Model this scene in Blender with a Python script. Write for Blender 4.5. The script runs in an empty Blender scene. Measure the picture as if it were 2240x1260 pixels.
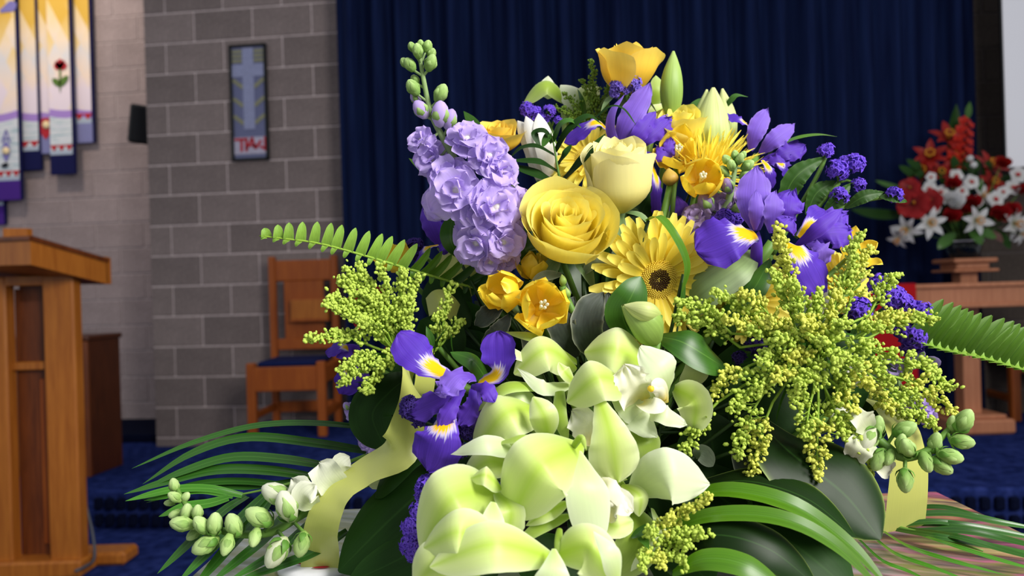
import bpy, math, random
import numpy as np
from mathutils import Vector, Matrix

# ---------------------------------------------------------------- camera, world, light
sc = bpy.context.scene
col = sc.collection
F = 1750.0                                   # focal length in pixels of a 2240 wide frame
CAM = np.array([0.0, 0.0, 0.98])
YAW = math.radians(6.3)
f0 = np.array([-math.sin(YAW), math.cos(YAW), 0.0])
r0 = np.array([math.cos(YAW), math.sin(YAW), 0.0])
UP = np.array([0.0, 0.0, 1.0])
def unit(v):
    v = np.asarray(v, float)
    return v / (np.linalg.norm(v) + 1e-12)
rc = unit(r0 - 0.03 * UP)
fc = f0
uc = np.cross(rc, fc)
def P(u, v, Z):
    """point at depth Z (m) seen at pixel u, v of the 2240x1260 photograph"""
    return CAM + Z * (fc + (u - 1120) / F * rc - (v - 630) / F * uc)
def D(r, u, t):
    """direction: r to the right, u up, t towards the viewer"""
    return unit(r * rc + u * uc - t * fc)
def on_plane(u, v, z):
    d = P(u, v, 1.0) - CAM
    return CAM + d * ((z - CAM[2]) / d[2])

cam_data = bpy.data.cameras.new('camera')
cam = bpy.data.objects.new('camera', cam_data)
col.objects.link(cam)
M = Matrix.Identity(4)
for i in range(3):
    M[i][0], M[i][1], M[i][2], M[i][3] = rc[i], uc[i], -fc[i], CAM[i]
cam.matrix_world = M
cam_data.sensor_width = 36.0
cam_data.lens = 36.0 * F / 2240.0
cam_data.clip_start = 0.02
cam_data.dof.use_dof = True
cam_data.dof.focus_distance = 0.545
cam_data.dof.aperture_fstop = 8.5
sc.camera = cam

sc.view_settings.view_transform = 'Standard'
sc.view_settings.look = 'None'
sc.view_settings.gamma = 1.0
sc.view_settings.use_curve_mapping = False
sc.view_settings.exposure = 0.0

world = bpy.data.worlds.new('world'); sc.world = world
world.use_nodes = True
bg = world.node_tree.nodes['Background']
bg.inputs[0].default_value = (0.92, 0.95, 1.0, 1)
bg.inputs[1].default_value = 0.50

def aim(o, at):
    d = Vector(at) - o.location
    o.rotation_euler = d.to_track_quat('-Z', 'Y').to_euler()
def area(name, loc, at, size, sizey, power, color):
    l = bpy.data.lights.new(name, 'AREA'); l.shape = 'RECTANGLE'
    l.size = size; l.size_y = sizey; l.energy = power; l.color = color
    o = bpy.data.objects.new(name, l); col.objects.link(o)
    o.location = loc; aim(o, at); return o
BOUQ = P(1300, 800, 0.55)
# daylight through a tall window to the right of and behind the viewer
area('window_daylight', tuple(CAM + 1.7 * r0 - 1.0 * f0 + 1.45 * UP), tuple(BOUQ), 1.0, 1.4, 136.0, (1.0, 0.97, 0.92))
# warm spot lamps over the hangings
def spot(name, loc, at, power, color, angle, blend=0.6):
    l = bpy.data.lights.new(name, 'SPOT'); l.energy = power; l.color = color
    l.spot_size = angle; l.spot_blend = blend; l.shadow_soft_size = 0.05
    o = bpy.data.objects.new(name, l); col.objects.link(o); o.location = loc; aim(o, at); return o
spot('hanging_spot', (-3.9, 4.4, 3.6), (-4.0, 5.75, 2.7), 75, (1.0, 0.84, 0.66), math.radians(80))

# ---------------------------------------------------------------- helpers: materials
def lin(h):
    h = h.lstrip('#')
    out = []
    for i in (0, 2, 4):
        c = int(h[i:i + 2], 16) / 255
        out.append(c / 12.92 if c <= 0.04045 else ((c + 0.055) / 1.055) ** 2.4)
    return (*out, 1.0)
class NT:
    def __init__(s, name):
        s.m = bpy.data.materials.new(name); s.m.use_nodes = True
        s.t = s.m.node_tree; s.n = s.t.nodes; s.l = s.t.links
        s.b = s.n['Principled BSDF']; s.o = s.n['Material Output']
    def new(s, typ, **k):
        x = s.n.new(typ)
        for a, v in k.items():
            if a.startswith('i_'):
                x.inputs[int(a[2:])].default_value = v
            else:
                setattr(x, a, v)
        return x
    def link(s, a, b): s.l.new(a, b)
    def ramp(s, fac, stops, interp='LINEAR'):
        r = s.new('ShaderNodeValToRGB'); e = r.color_ramp.elements
        r.color_ramp.interpolation = interp
        while len(e) < len(stops): e.new(0.5)
        for x, (p, c) in zip(e, stops):
            x.position = p; x.color = lin(c) if isinstance(c, str) else c
        s.link(fac, r.inputs[0]); return r.outputs[0]
    def math(s, op, a, b=None, clamp=False):
        x = s.new('ShaderNodeMath', operation=op); x.use_clamp = clamp
        for i, v in enumerate((a, b)):
            if v is None: continue
            if isinstance(v, (int, float)): x.inputs[i].default_value = v
            else: s.link(v, x.inputs[i])
        return x.outputs[0]
    def mix(s, fac, a, b, blend='MIX'):
        x = s.new('ShaderNodeMixRGB', blend_type=blend)
        for i, v in enumerate((fac, a, b)):
            if isinstance(v, (int, float)): x.inputs[i].default_value = v
            elif isinstance(v, str): x.inputs[i].default_value = lin(v)
            elif isinstance(v, tuple): x.inputs[i].default_value = v
            else: s.link(v, x.inputs[i])
        return x.outputs[0]
    def uv(s):
        x = s.new('ShaderNodeUVMap'); sep = s.new('ShaderNodeSeparateXYZ')
        s.link(x.outputs[0], sep.inputs[0]); return x.outputs[0], sep.outputs[0], sep.outputs[1]
    def noise(s, vec, scale, detail=3, map_scale=None, rough=0.5):
        if map_scale is not None:
            mp = s.new('ShaderNodeMapping'); mp.inputs['Scale'].default_value = map_scale
            s.link(vec, mp.inputs[0]); vec = mp.outputs[0]
        n = s.new('ShaderNodeTexNoise'); n.inputs['Scale'].default_value = scale
        n.inputs['Detail'].default_value = detail; n.inputs['Roughness'].default_value = rough
        if vec is not None: s.link(vec, n.inputs['Vector'])
        return n.outputs[0]
    def obj(s): return s.new('ShaderNodeTexCoord').outputs['Object']
    def gen(s): return s.new('ShaderNodeTexCoord').outputs['Generated']
    def rnd(s): return s.new('ShaderNodeObjectInfo').outputs['Random']
    def bump(s, h, strength=0.2, dist=0.002):
        b = s.new('ShaderNodeBump'); b.inputs['Strength'].default_value = strength
        b.inputs['Distance'].default_value = dist
        s.link(h, b.inputs['Height']); s.link(b.outputs[0], s.b.inputs['Normal'])
    def vary(s, colour, amt=0.12):
        h = s.new('ShaderNodeHueSaturation')
        v = s.math('MULTIPLY_ADD', s.rnd(), amt * 2)
        v.node.inputs[2].default_value = 1 - amt
        s.link(v, h.inputs['Value']); s.link(colour, h.inputs['Color']); return h.outputs[0]
    def finish(s, colour, rough=0.5, spec=0.4, trans=0.0, tcol=None, coat=0, sheen=0):
        b = s.b
        if isinstance(colour, str): b.inputs['Base Color'].default_value = lin(colour)
        else: s.link(colour, b.inputs['Base Color'])
        b.inputs['Roughness'].default_value = rough
        b.inputs['Specular IOR Level'].default_value = spec
        if sheen: b.inputs['Sheen Weight'].default_value = sheen
        if coat:
            b.inputs['Coat Weight'].default_value = coat; b.inputs['Coat Roughness'].default_value = 0.12
        if trans:
            t = s.new('ShaderNodeBsdfTranslucent'); mx = s.new('ShaderNodeMixShader')
            mx.inputs[0].default_value = trans
            if isinstance(colour, str): t.inputs[0].default_value = lin(colour)
            else: s.link(colour, t.inputs[0])
            s.link(b.outputs[0], mx.inputs[1]); s.link(t.outputs[0], mx.inputs[2])
            s.link(mx.outputs[0], s.o.inputs[0])
        return s.m

def petal_mat(name, stops, edge=None, edge_amt=0.7, edge_pow=3.0, vein=0.15, vs=(26, 1.6, 1), trans=0.3, rough=0.5, spec=0.3, var=0.06, coat=0, mid=None, mid_w=0.12):
    s = NT(name); uvv, u, v = s.uv()
    c = s.ramp(v, stops)
    a = s.math('MULTIPLY', s.math('ABSOLUTE', s.math('SUBTRACT', u, 0.5)), 2.0)
    if edge:
        c = s.mix(s.math('MULTIPLY', s.math('POWER', a, edge_pow), edge_amt, True), c, edge)
    if mid:
        f = s.math('SUBTRACT', 1.0, s.math('DIVIDE', a, mid_w), True)
        c = s.mix(s.math('MULTIPLY', f, 0.7), c, mid)
    if vein:
        n = s.noise(uvv, 1.0, 4, vs)
        c = s.mix(vein, c, s.ramp(n, [(0.3, (0.25, 0.25, 0.25, 1)), (0.7, (1.6, 1.6, 1.6, 1))]), 'MULTIPLY')
    c = s.vary(c, var)
    return s.finish(c, rough, spec, trans, coat=coat)
def plain(name, c, rough=0.6, spec=0.3, noise=0.0, nscale=40, trans=0, var=0.0, coat=0, bump=0):
    s = NT(name)
    cc = s.mix(0.0, c, c)
    if noise:
        n = s.noise(s.obj(), nscale, 3)
        cc = s.mix(noise, cc, s.ramp(n, [(0.3, (0.3, 0.3, 0.3, 1)), (0.7, (1.5, 1.5, 1.5, 1))]), 'MULTIPLY')
        if bump: s.bump(n, bump, 0.001)
    if var: cc = s.vary(cc, var)
    return s.finish(cc, rough, spec, trans, coat=coat)
def wood(name, c1, c2, scale=9, stretch=(9, 9, 0.7), rough=0.42):
    s = NT(name)
    n = s.noise(s.obj(), scale, 5, stretch, 0.6)
    c = s.ramp(n, [(0.3, c1), (0.7, c2)])
    n2 = s.noise(s.obj(), 1.7, 2)
    c = s.mix(0.25, c, s.ramp(n2, [(0.35, (0.55, 0.55, 0.55, 1)), (0.65, (1.25, 1.25, 1.25, 1))]), 'MULTIPLY')
    s.bump(n, 0.08, 0.001)
    return s.finish(s.vary(c, 0.05), rough, 0.4)

# ---------------------------------------------------------------- helpers: geometry
class Geo:
    def __init__(s): s.V = []; s.F = []; s.UV = []; s.n = 0
    def add(s, g):
        V, Fc, UV = g
        V = np.asarray(V, float)
        s.V.append(V); s.UV.append(np.asarray(UV, float) if UV is not None else np.zeros((len(V), 2)))
        s.F.extend([tuple(i + s.n for i in f) for f in Fc]); s.n += len(V)
        return s
    def arr(s): return np.vstack(s.V), s.F, np.vstack(s.UV)
def make_mesh(name, g, mat=None, smooth=True):
    if isinstance(g, Geo): g = g.arr()
    V, Fc, UV = g
    me = bpy.data.meshes.new(name)
    me.from_pydata(np.asarray(V, float).tolist(), [], Fc)
    if UV is not None:
        uvl = me.uv_layers.new(name='UVMap')
        li = np.empty(len(me.loops), dtype=np.int32); me.loops.foreach_get('vertex_index', li)
        uvl.data.foreach_set('uv', np.asarray(UV, float)[li].ravel())
    me.polygons.foreach_set('use_smooth', [smooth] * len(me.polygons))
    if mat: me.materials.append(mat)
    me.update()
    return me
def origin(o):
    x = np.zeros(3)
    while o is not None:
        x += np.array(o.location); o = o.parent
    return x
def obj(name, g, mat, parent=None, smooth=True, local=False):
    """link geometry as one mesh object; vertices are given in world space unless local"""
    if isinstance(g, Geo): g = g.arr()
    V = np.asarray(g[0], float)
    if parent is not None and not local: V = V - origin(parent)
    loc = None
    if parent is None and not local:
        loc = np.array([*V.mean(0)[:2], V[:, 2].min()]); V = V - loc
    o = bpy.data.objects.new(name, make_mesh(name, (V, g[1], g[2]), mat, smooth))
    col.objects.link(o)
    if loc is not None: o.location = loc
    if parent is not None: o.parent = parent
    return o
def inst(name, me, parent, M):
    o = bpy.data.objects.new(name, me); col.objects.link(o); o.parent = parent; o.matrix_local = M; return o
def tag(o, label=None, cat=None, group=None, kind=None):
    if label: o['label'] = label
    if cat: o['category'] = cat
    if group: o['group'] = group
    if kind: o['kind'] = kind
    return o
def thing(name, label, cat, loc, group=None):
    o = bpy.data.objects.new(name, None); col.objects.link(o)
    o.location = tuple(loc); o.empty_display_size = 0.02
    return tag(o, label, cat, group)
def struct(name, g, mat, smooth=False): return tag(obj(name, g, mat, smooth=smooth), kind='structure')

def boxg(lo, hi, bev=0.0):
    x0, y0, z0 = lo; x1, y1, z1 = hi
    if not bev:
        V = [(x0, y0, z0), (x1, y0, z0), (x1, y1, z0), (x0, y1, z0), (x0, y0, z1), (x1, y0, z1), (x1, y1, z1), (x0, y1, z1)]
        Fc = [(0, 3, 2, 1), (4, 5, 6, 7), (0, 1, 5, 4), (1, 2, 6, 5), (2, 3, 7, 6), (3, 0, 4, 7)]
        return np.array(V, float), Fc, np.zeros((8, 2))
    V = []; idx = {}
    c = [(x0, x1), (y0, y1), (z0, z1)]
    for sx in (0, 1):
        for sy in (0, 1):
            for sz in (0, 1):
                sg = [1 if t == 0 else -1 for t in (sx, sy, sz)]
                p = [c[0][sx], c[1][sy], c[2][sz]]
                for ax in range(3):
                    qv = [p[k] + (0 if k == ax else sg[k] * bev) for k in range(3)]
                    idx[(sx, sy, sz, ax)] = len(V); V.append(qv)
    Fc = []
    for ax in range(3):
        b, d = [(1, 2), (2, 0), (0, 1)][ax]
        for s_ in (0, 1):
            ring = []
            for (i, j) in ((0, 0), (1, 0), (1, 1), (0, 1)):
                k = [0, 0, 0]; k[ax] = s_; k[b] = i; k[d] = j
                ring.append(idx[(*k, ax)])
            Fc.append(tuple(ring if s_ else ring[::-1]))
    for ax in range(3):          # edge chamfers along ax
        b, d = [(1, 2), (2, 0), (0, 1)][ax]
        for i in (0, 1):
            for j in (0, 1):
                k0 = [0, 0, 0]; k0[b] = i; k0[d] = j; k1 = list(k0); k1[ax] = 1
                Fc.append((idx[(*k0, b)], idx[(*k1, b)], idx[(*k1, d)], idx[(*k0, d)]))
    for sx in (0, 1):
        for sy in (0, 1):
            for sz in (0, 1):
                Fc.append(tuple(idx[(sx, sy, sz, a)] for a in range(3)))
    return np.array(V, float), Fc, np.zeros((len(V), 2))
def xform(g, M):
    V = np.asarray(g[0]); R = np.array(M.to_3x3()); t = np.array(M.translation)
    return V @ R.T + t, g[1], g[2]
def rotz(g, ang, c):
    ca, sa = math.cos(ang), math.sin(ang); V = np.asarray(g[0], float) - c
    W = V.copy(); W[:, 0] = ca * V[:, 0] - sa * V[:, 1]; W[:, 1] = sa * V[:, 0] + ca * V[:, 1]
    return W + c, g[1], g[2]

PROF = {
 'oval':  [(0, .22), (.12, .52), (.3, .85), (.5, 1), (.7, .94), (.86, .68), (.95, .36), (1, .04)],
 'round': [(0, .10), (.05, .38), (.14, .70), (.3, .94), (.5, 1), (.72, .97), (.88, .76), (.96, .45), (1, .08)],
 'fall':  [(0, .30), (.2, .42), (.4, .66), (.62, .96), (.8, 1), (.91, .82), (.97, .5), (1, .12)],
 'drop':  [(0, .10), (.2, .40), (.5, .78), (.72, 1), (.86, .93), (.94, .66), (1, .15)],
 'lance': [(0, .22), (.2, .72), (.42, 1), (.65, .82), (.85, .42), (1, .01)],
 'point': [(0, .35), (.2, .8), (.4, 1), (.62, .9), (.82, .55), (.93, .25), (1, .02)],
 'strap': [(0, .7), (.2, .95), (.5, 1), (.75, .88), (.92, .45), (1, .02)],
 'ray':   [(0, .5), (.3, .85), (.6, 1), (.85, 1), (.95, .84), (1, .45)],
 'quill': [(0, .6), (.5, .8), (.85, 1), (.95, .7), (1, .15)],
 'fern':  [(0, .95), (.12, 1), (.5, .86), (.8, .68), (.93, .45), (1, .1)],
 'ribbon': [(0, 1), (1, 1)],
}
def catmull(pts, n):
    pts = np.asarray(pts, float); k = len(pts)
    p = np.vstack([2 * pts[0] - pts[1], pts, 2 * pts[-1] - pts[-2]])
    seg = np.linalg.norm(np.diff(pts[:, :3], axis=0), axis=1); s = np.concatenate([[0], np.cumsum(seg)])
    x = np.linspace(0, s[-1], n); out = []
    for xx in x:
        i = min(np.searchsorted(s, xx, 'right') - 1, k - 2); t = (xx - s[i]) / (seg[i] + 1e-12)
        a, b, c, d = p[i], p[i + 1], p[i + 2], p[i + 3]
        out.append(.5 * (2 * b + (c - a) * t + (2 * a - 5 * b + 4 * c - d) * t * t + (3 * b - a - 3 * c + d) * t ** 3))
    return np.array(out)
def blade(pts, w, nrm, prof='oval', bulge=0., cup=0., ruf=0., rf=4., twist=0., side=0., crease=0., nu=9, nv=16, seed=0, peak=.5, tip=0., notch=0., tw0=0.):
    """petal or leaf surface along pts; cup > 0 turns the edges towards nrm"""
    t = np.linspace(0, 1, nv); rs = np.random.RandomState(seed + 11)
    pts = [np.asarray(p, float) for p in pts]
    nrm = np.asarray(nrm, float)
    if len(pts) == 2:
        A, B = pts; L = np.linalg.norm(B - A); a = (B - A) / L
        n0 = unit(nrm - nrm.dot(a) * a) if nrm.ndim == 1 else unit(nrm[0] - nrm[0].dot(a) * a); s0 = np.cross(a, n0)
        tt = t ** (math.log(.5) / math.log(peak)); h = 4 * tt * (1 - tt)
        c = A + np.outer(t, B - A) + np.outer(h * bulge * L, n0) + np.outer(np.sin(np.pi * t) * side * L, s0) + np.outer(t ** 4 * tip * L, n0)
    else:
        c = catmull(pts, nv); L = np.sum(np.linalg.norm(np.diff(c, axis=0), axis=1))
    T = np.gradient(c, axis=0); T /= np.linalg.norm(T, axis=1)[:, None] + 1e-12
    if nrm.ndim == 2:
        N = np.array([np.interp(t, np.linspace(0, 1, len(nrm)), nrm[:, k]) for k in range(3)]).T
    else: N = np.tile(nrm, (nv, 1))
    N = N - np.sum(N * T, 1)[:, None] * T; N /= np.linalg.norm(N, axis=1)[:, None] + 1e-12
    S = np.cross(T, N)
    ang = tw0 + twist * t
    S, N = S * np.cos(ang)[:, None] + N * np.sin(ang)[:, None], N * np.cos(ang)[:, None] - S * np.sin(ang)[:, None]
    pr = PROF[prof]; hw = np.interp(t, [q[0] for q in pr], [q[1] for q in pr]) * w / 2
    if nv > 6 and prof != 'ribbon':
        hs = hw.copy(); hs[1:-1] = .25 * hw[:-2] + .5 * hw[1:-1] + .25 * hw[2:]; hw = hs
    u = np.linspace(-1, 1, nu)
    ph = rs.rand(4) * 6.28
    V = np.zeros((nv, nu, 3)); UVs = np.zeros((nv, nu, 2))
    for j, uu in enumerate(u):
        if abs(cup) > 1e-4:
            lat = hw * math.sin(cup * uu) / cup; lift = hw * (1 - math.cos(cup * uu)) / cup
        else: lat = hw * uu; lift = 0 * hw
        lift = lift - crease * hw * (1 - abs(uu))
        if ruf:
            e = abs(uu) ** 2.2
            sg = 1 if uu > 0 else -1
            lift = lift + ruf * w * e * (np.sin(rf * 6.283 * t + ph[0 if sg > 0 else 1]) * .7 + np.sin(rf * 11.1 * t + ph[2 if sg > 0 else 3]) * .4) * np.clip(t * 3, 0, 1)
            lat = lat * (1 + ruf * .5 * e * np.sin(rf * 9 * t + ph[1]))
            # wavy end of the blade
            V[:, j] += np.outer(t ** 6 * ruf * w * .6 * math.sin(rf * 3 * uu + ph[2]), N[-1]) 
        V[:, j] += c + S * lat[:, None] + N * lift[:, None]
        if notch: V[:, j] -= np.outer(t ** 8, T[-1]) * notch * L * math.cos(uu * 1.57) 
        UVs[:, j, 0] = uu * .5 + .5; UVs[:, j, 1] = t
    Fc = [(i * nu + j, i * nu + j + 1, (i + 1) * nu + j + 1, (i + 1) * nu + j) for i in range(nv - 1) for j in range(nu - 1)]
    return V.reshape(-1, 3), Fc, UVs.reshape(-1, 2)
def pb(pts, w, nrm=(0, .3, 1), **k):
    """blade through pixel points (u, v, depth); width in pixels"""
    Z = np.mean([p[2] for p in pts])
    n = D(*nrm) if not isinstance(nrm, list) else np.array([D(*q) for q in nrm])
    return blade([P(*p) for p in pts], w * Z / F, n, **k)
def tube(pts, rad, n=8, nv=None, cap=True, rough=0):
    pts = np.asarray(pts, float)
    nv = nv or max(len(pts), 2 if len(pts) == 2 else len(pts) * 4)
    c = catmull(pts, nv) if len(pts) > 2 else pts[0] + np.outer(np.linspace(0, 1, nv), pts[1] - pts[0])
    r = np.interp(np.linspace(0, 1, nv), np.linspace(0, 1, len(rad)), rad) if hasattr(rad, '__len__') else np.full(nv, rad)
    T = np.gradient(c, axis=0); T /= np.linalg.norm(T, axis=1)[:, None] + 1e-12
    ref = np.array([.31, .17, .93]) if abs(T[0][2]) < .9 else np.array([.95, .2, .1])
    V = []; UVs = []
    X = unit(np.cross(T[0], ref))
    for i in range(nv):
        X = unit(X - X.dot(T[i]) * T[i]); Y = np.cross(T[i], X)
        for j in range(n):
            a = 6.28318 * j / n
            V.append(c[i] + r[i] * (math.cos(a) * X + math.sin(a) * Y)); UVs.append((j / n, i / (nv - 1)))
    Fc = [(i * n + j, i * n + (j + 1) % n, (i + 1) * n + (j + 1) % n, (i + 1) * n + j) for i in range(nv - 1) for j in range(n)]
    if cap: Fc += [tuple(range(n))[::-1], tuple(range((nv - 1) * n, nv * n))]
    return np.array(V), Fc, np.array(UVs)
def basis(z, x=None):
    z = unit(z)
    x = np.array([.3, .1, .9]) if x is None else np.asarray(x, float)
    if abs(unit(x).dot(z)) > .98: x = np.array([1, .2, 0])
    x = unit(x - x.dot(z) * z); y = np.cross(z, x)
    return x, y, z
def mat4(loc, z, x=None, s=1.0):
    x, y, z = basis(z, x); m = Matrix.Identity(4)
    for i in range(3):
        m[i][0], m[i][1], m[i][2], m[i][3] = x[i] * s, y[i] * s, z[i] * s, loc[i]
    return m
def lathe(c, axis, prof, n=12, x=None, sq=1.0):
    """revolve (r, h) pairs about axis through c"""
    X, Y, Zv = basis(axis, x); V = []; UVs = []
    for k, (r, h) in enumerate(prof):
        for j in range(n):
            a = 6.28318 * j / n
            V.append(np.asarray(c) + r * (math.cos(a) * X + sq * math.sin(a) * Y) + h * Zv); UVs.append((j / n, k / (len(prof) - 1)))
    m = len(prof)
    Fc = [(i * n + j, i * n + (j + 1) % n, (i + 1) * n + (j + 1) % n, (i + 1) * n + j) for i in range(m - 1) for j in range(n)]
    Fc += [tuple(range(n))[::-1], tuple(range((m - 1) * n, m * n))]
    return np.array(V), Fc, np.array(UVs)
def bead(c, r, axis=(0, 0, 1), ln=1.3, n=6, rings=4):
    pr = [(max(r * math.sin(math.pi * k / rings), r * .08), -r * ln * math.cos(math.pi * k / rings)) for k in range(rings + 1)]
    return lathe(c, axis, pr, n)
def rnd_dir(rs):
    return unit(rs.normal(size=3))
# ---------------------------------------------------------------- materials of the room
def on_y(u, v, y):
    d = P(u, v, 1.0) - CAM
    return CAM + d * ((y - CAM[1]) / d[1])
def block_mat(name, c, var):
    s = NT(name); n = s.noise(s.obj(), 60, 4); n2 = s.noise(s.obj(), 6, 2)
    cc = s.mix(0.35, c, s.ramp(n, [(0.3, (.4, .4, .4, 1)), (0.7, (1.4, 1.4, 1.4, 1))]), 'MULTIPLY')
    cc = s.mix(0.3, cc, s.ramp(n2, [(0.3, (.6, .6, .6, 1)), (0.7, (1.3, 1.3, 1.3, 1))]), 'MULTIPLY')
    h = s.new('ShaderNodeHueSaturation'); s.link(s.math('MULTIPLY_ADD', s.rnd(), var * 2), h.inputs['Value'])
    h.inputs['Value'].links[0].from_node.inputs[2].default_value = 1 - var
    s.link(cc, h.inputs['Color']); s.bump(n, 0.25, 0.002)
    return s.finish(h.outputs[0], 0.9, 0.1)
m_block = block_mat('concrete_block', '#807472', 0.14)
m_block_l = block_mat('spotlit_block', '#9c8e8f', 0.07)  # paler tone: brightness from the spot lamps put into the block colour
m_block_d = block_mat('shaded_block', '#4a423d', 0.10)  # shade on the right pier put into the block colour
m_mortar = plain('mortar', '#cfc0c0', 0.95, 0.1, 0.25, 40)
m_mortar_l = plain('pale_mortar', '#b0a3a4', 0.95, 0.1, 0.25, 40)
m_mortar_d = plain('shaded_mortar', '#5a5250', 0.95, 0.1, 0.2, 40)  # mortar darkened by the same painted shade
def carpet():
    s = NT('blue_carpet'); n = s.noise(s.obj(), 22, 5); n2 = s.noise(s.obj(), 240, 2)
    c = s.ramp(n, [(.3, '#161f48'), (.5, '#212d62'), (.72, '#303c78')])
    c = s.mix(.5, c, s.ramp(n2, [(.3, (.4, .4, .4, 1)), (.7, (1.5, 1.5, 1.5, 1))]), 'MULTIPLY')
    s.bump(n2, .6, .004); return s.finish(c, 1.0, .0)
m_carpet = carpet()
m_carpet_d = plain('dark_carpet', '#0b1026', .98, .05, .4, 120)
def velvet():
    s = NT('navy_curtain_cloth'); n = s.noise(s.obj(), 5, 3, (6, 6, .35)); n2 = s.noise(s.obj(), 400, 2)
    c = s.ramp(n, [(.3, '#0e1634'), (.7, '#172449')])
    s.bump(n2, .3, .001); return s.finish(c, .9, .05)
m_curtain = velvet()
m_wood = wood('orange_oak', '#9c5619', '#bc7228', 7)
m_wood_c = wood('chair_oak', '#8a4010', '#a25418', 7)
m_wood_d = wood('brown_panel', '#57290f', '#7a3d16', 9)
m_wood_b = wood('cabinet_wood', '#3e1c0c', '#5a2b12', 9)
m_wood_p = wood('pedestal_wood', '#ab6c4c', '#c48460', 8)
m_black = plain('black_plastic', '#0b0c0f', .45, .4)
m_navy = plain('navy_fabric', '#1a1c4a', .9, .1, .3, 200)
m_purple_hem = plain('purple_fabric', '#4a2a86', .9, .1, .3, 200)
m_lilac_hem = plain('lilac_fabric', '#8284b4', .9, .1, .3, 200)
m_red_cloth = plain('red_cloth', '#a80f18', .8, .15, .2, 200)
m_red_thread = plain('red_thread', '#b5323c', .9, .1, .2, 300)
m_white_paint = plain('white_panel', '#f2f2f8', .6, .2)
m_pad = plain('seat_cloth', '#161f4a', .95, .1, .3, 200)
m_cable = plain('grey_cable', '#4a4d55', .5, .3)

# ---------------------------------------------------------------- room shell
struct('floor', boxg((-6.5, -3, -.1), (4.5, 6.4, 0)), m_carpet)
def block_wall(name, x0, x1, y, z0, z1, zoff, joff, mb, mm, depth, jt=.010):
    w = struct(name, boxg((x0, y + .007, z0), (x1, y + depth, z1)), mm)
    o0 = origin(w); cache = {}
    k = math.floor((z0 - zoff) / .2)
    row = int(k)
    while zoff + .2 * row < z1:
        za, zb = max(z0, zoff + .2 * row + jt / 2), min(z1, zoff + .2 * (row + 1) - jt / 2)
        off = joff + (.2 if row % 2 else 0)
        i = math.floor((x0 - off) / .4)
        while off + .4 * i < x1:
            xa, xb = max(x0, off + .4 * i + jt / 2), min(x1, off + .4 * (i + 1) - jt / 2)
            if xb - xa > .03 and zb - za > .03:
                key = (round(xb - xa, 3), round(zb - za, 3))
                if key not in cache:
                    a, b = key[0] / 2, key[1] / 2
                    cache[key] = make_mesh('block', boxg((-a, 0, -b), (a, .03, b), .003), mb, False)
                inst('block', cache[key], w, Matrix.Translation(Vector(((xa + xb) / 2, y, (za + zb) / 2)) - Vector(o0)))
            i += 1
        row += 1
    return w
block_wall('wall_back', -2.95, -1.25, 5.0, 0, 3.3, .059, -2.604 + .2, m_block, m_mortar, 1.2)
block_wall('wall_left', -5.6, -2.95, 5.85, 0, 3.5, .18, -3.1, m_block_l, m_mortar_l, .2, .012)
wr0 = on_y(2120, 400, 4.95)[0]
block_wall('wall_right', wr0, wr0 + 1.6, 4.95, 0, 3.3, .1, wr0 + .1, m_block_d, m_mortar_d, .25, .012)
struct('wall_rear', boxg((-1.25, 5.3, 0), (wr0, 5.5, 3.3)), m_block_d)

# blue carpeted platform with its riser band
PT = .165
pl = struct('trim_1', boxg((-2.2, 3.22, 0), (4.2, 5.3, PT), .012), m_carpet)
g = Geo()
for k in range(86):           # dark stepped tufts of the riser
    for j in range(2):
        x = -2.18 + k * .052
        g.add(boxg((x, 3.195, .015 + j * .07), (x + .034, 3.222, .065 + j * .07), .006))
tag(obj('carpet_tuft', g, m_carpet_d, pl, False), kind='stuff')
struct('trim_2', boxg((-5.5, 5.15, 0), (-2.96, 5.84, .055), .01), m_carpet_d)

# ---------------------------------------------------------------- curtains
def curtain(x0, x1, y, seed, label):
    rs = np.random.RandomState(seed); nx = int((x1 - x0) / .012); xs = np.linspace(x0, x1, nx)
    step = np.cumsum(rs.uniform(.6, 1.5, nx)); step = step / step[-1]
    ph = step * (x1 - x0) / .155 * 6.283
    am = .045 * (1 + .5 * np.interp(xs, np.linspace(x0, x1, 12), rs.uniform(-1, 1, 12)))
    yy = np.sin(ph) + .35 * np.sin(2 * ph + 1.0) + .2 * np.sin(.37 * ph)
    zs = np.linspace(PT + .01, 3.3, 8); V = []; UVs = []
    for k, z in enumerate(zs):
        for i in range(nx):
            V.append((xs[i] + .01 * math.sin(ph[i] * 1.0 + k * .3), y + am[i] * yy[i] * (1 + .12 * math.sin(k + ph[i] * .2)), z)); UVs.append((i / nx, k / 7))
    Fc = [(k * nx + i, k * nx + i + 1, (k + 1) * nx + i + 1, (k + 1) * nx + i) for k in range(7) for i in range(nx - 1)]
    o = obj('curtain', (np.array(V), Fc, np.array(UVs)), m_curtain)
    tag(o, label, 'curtain')
cx0 = on_y(741, 400, 4.72)[0]; cx1 = on_y(2150, 400, 4.72)[0]; cm = on_y(1085, 300, 4.72)[0]
curtain(cx0, cm + .02, 4.72, 3, 'narrow navy curtain hanging beside the block wall behind the lilac flower spike')
curtain(cm, cx1, 4.76, 8, 'wide navy pleated curtain hanging behind the roses and the red and white pedestal flowers')

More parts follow.
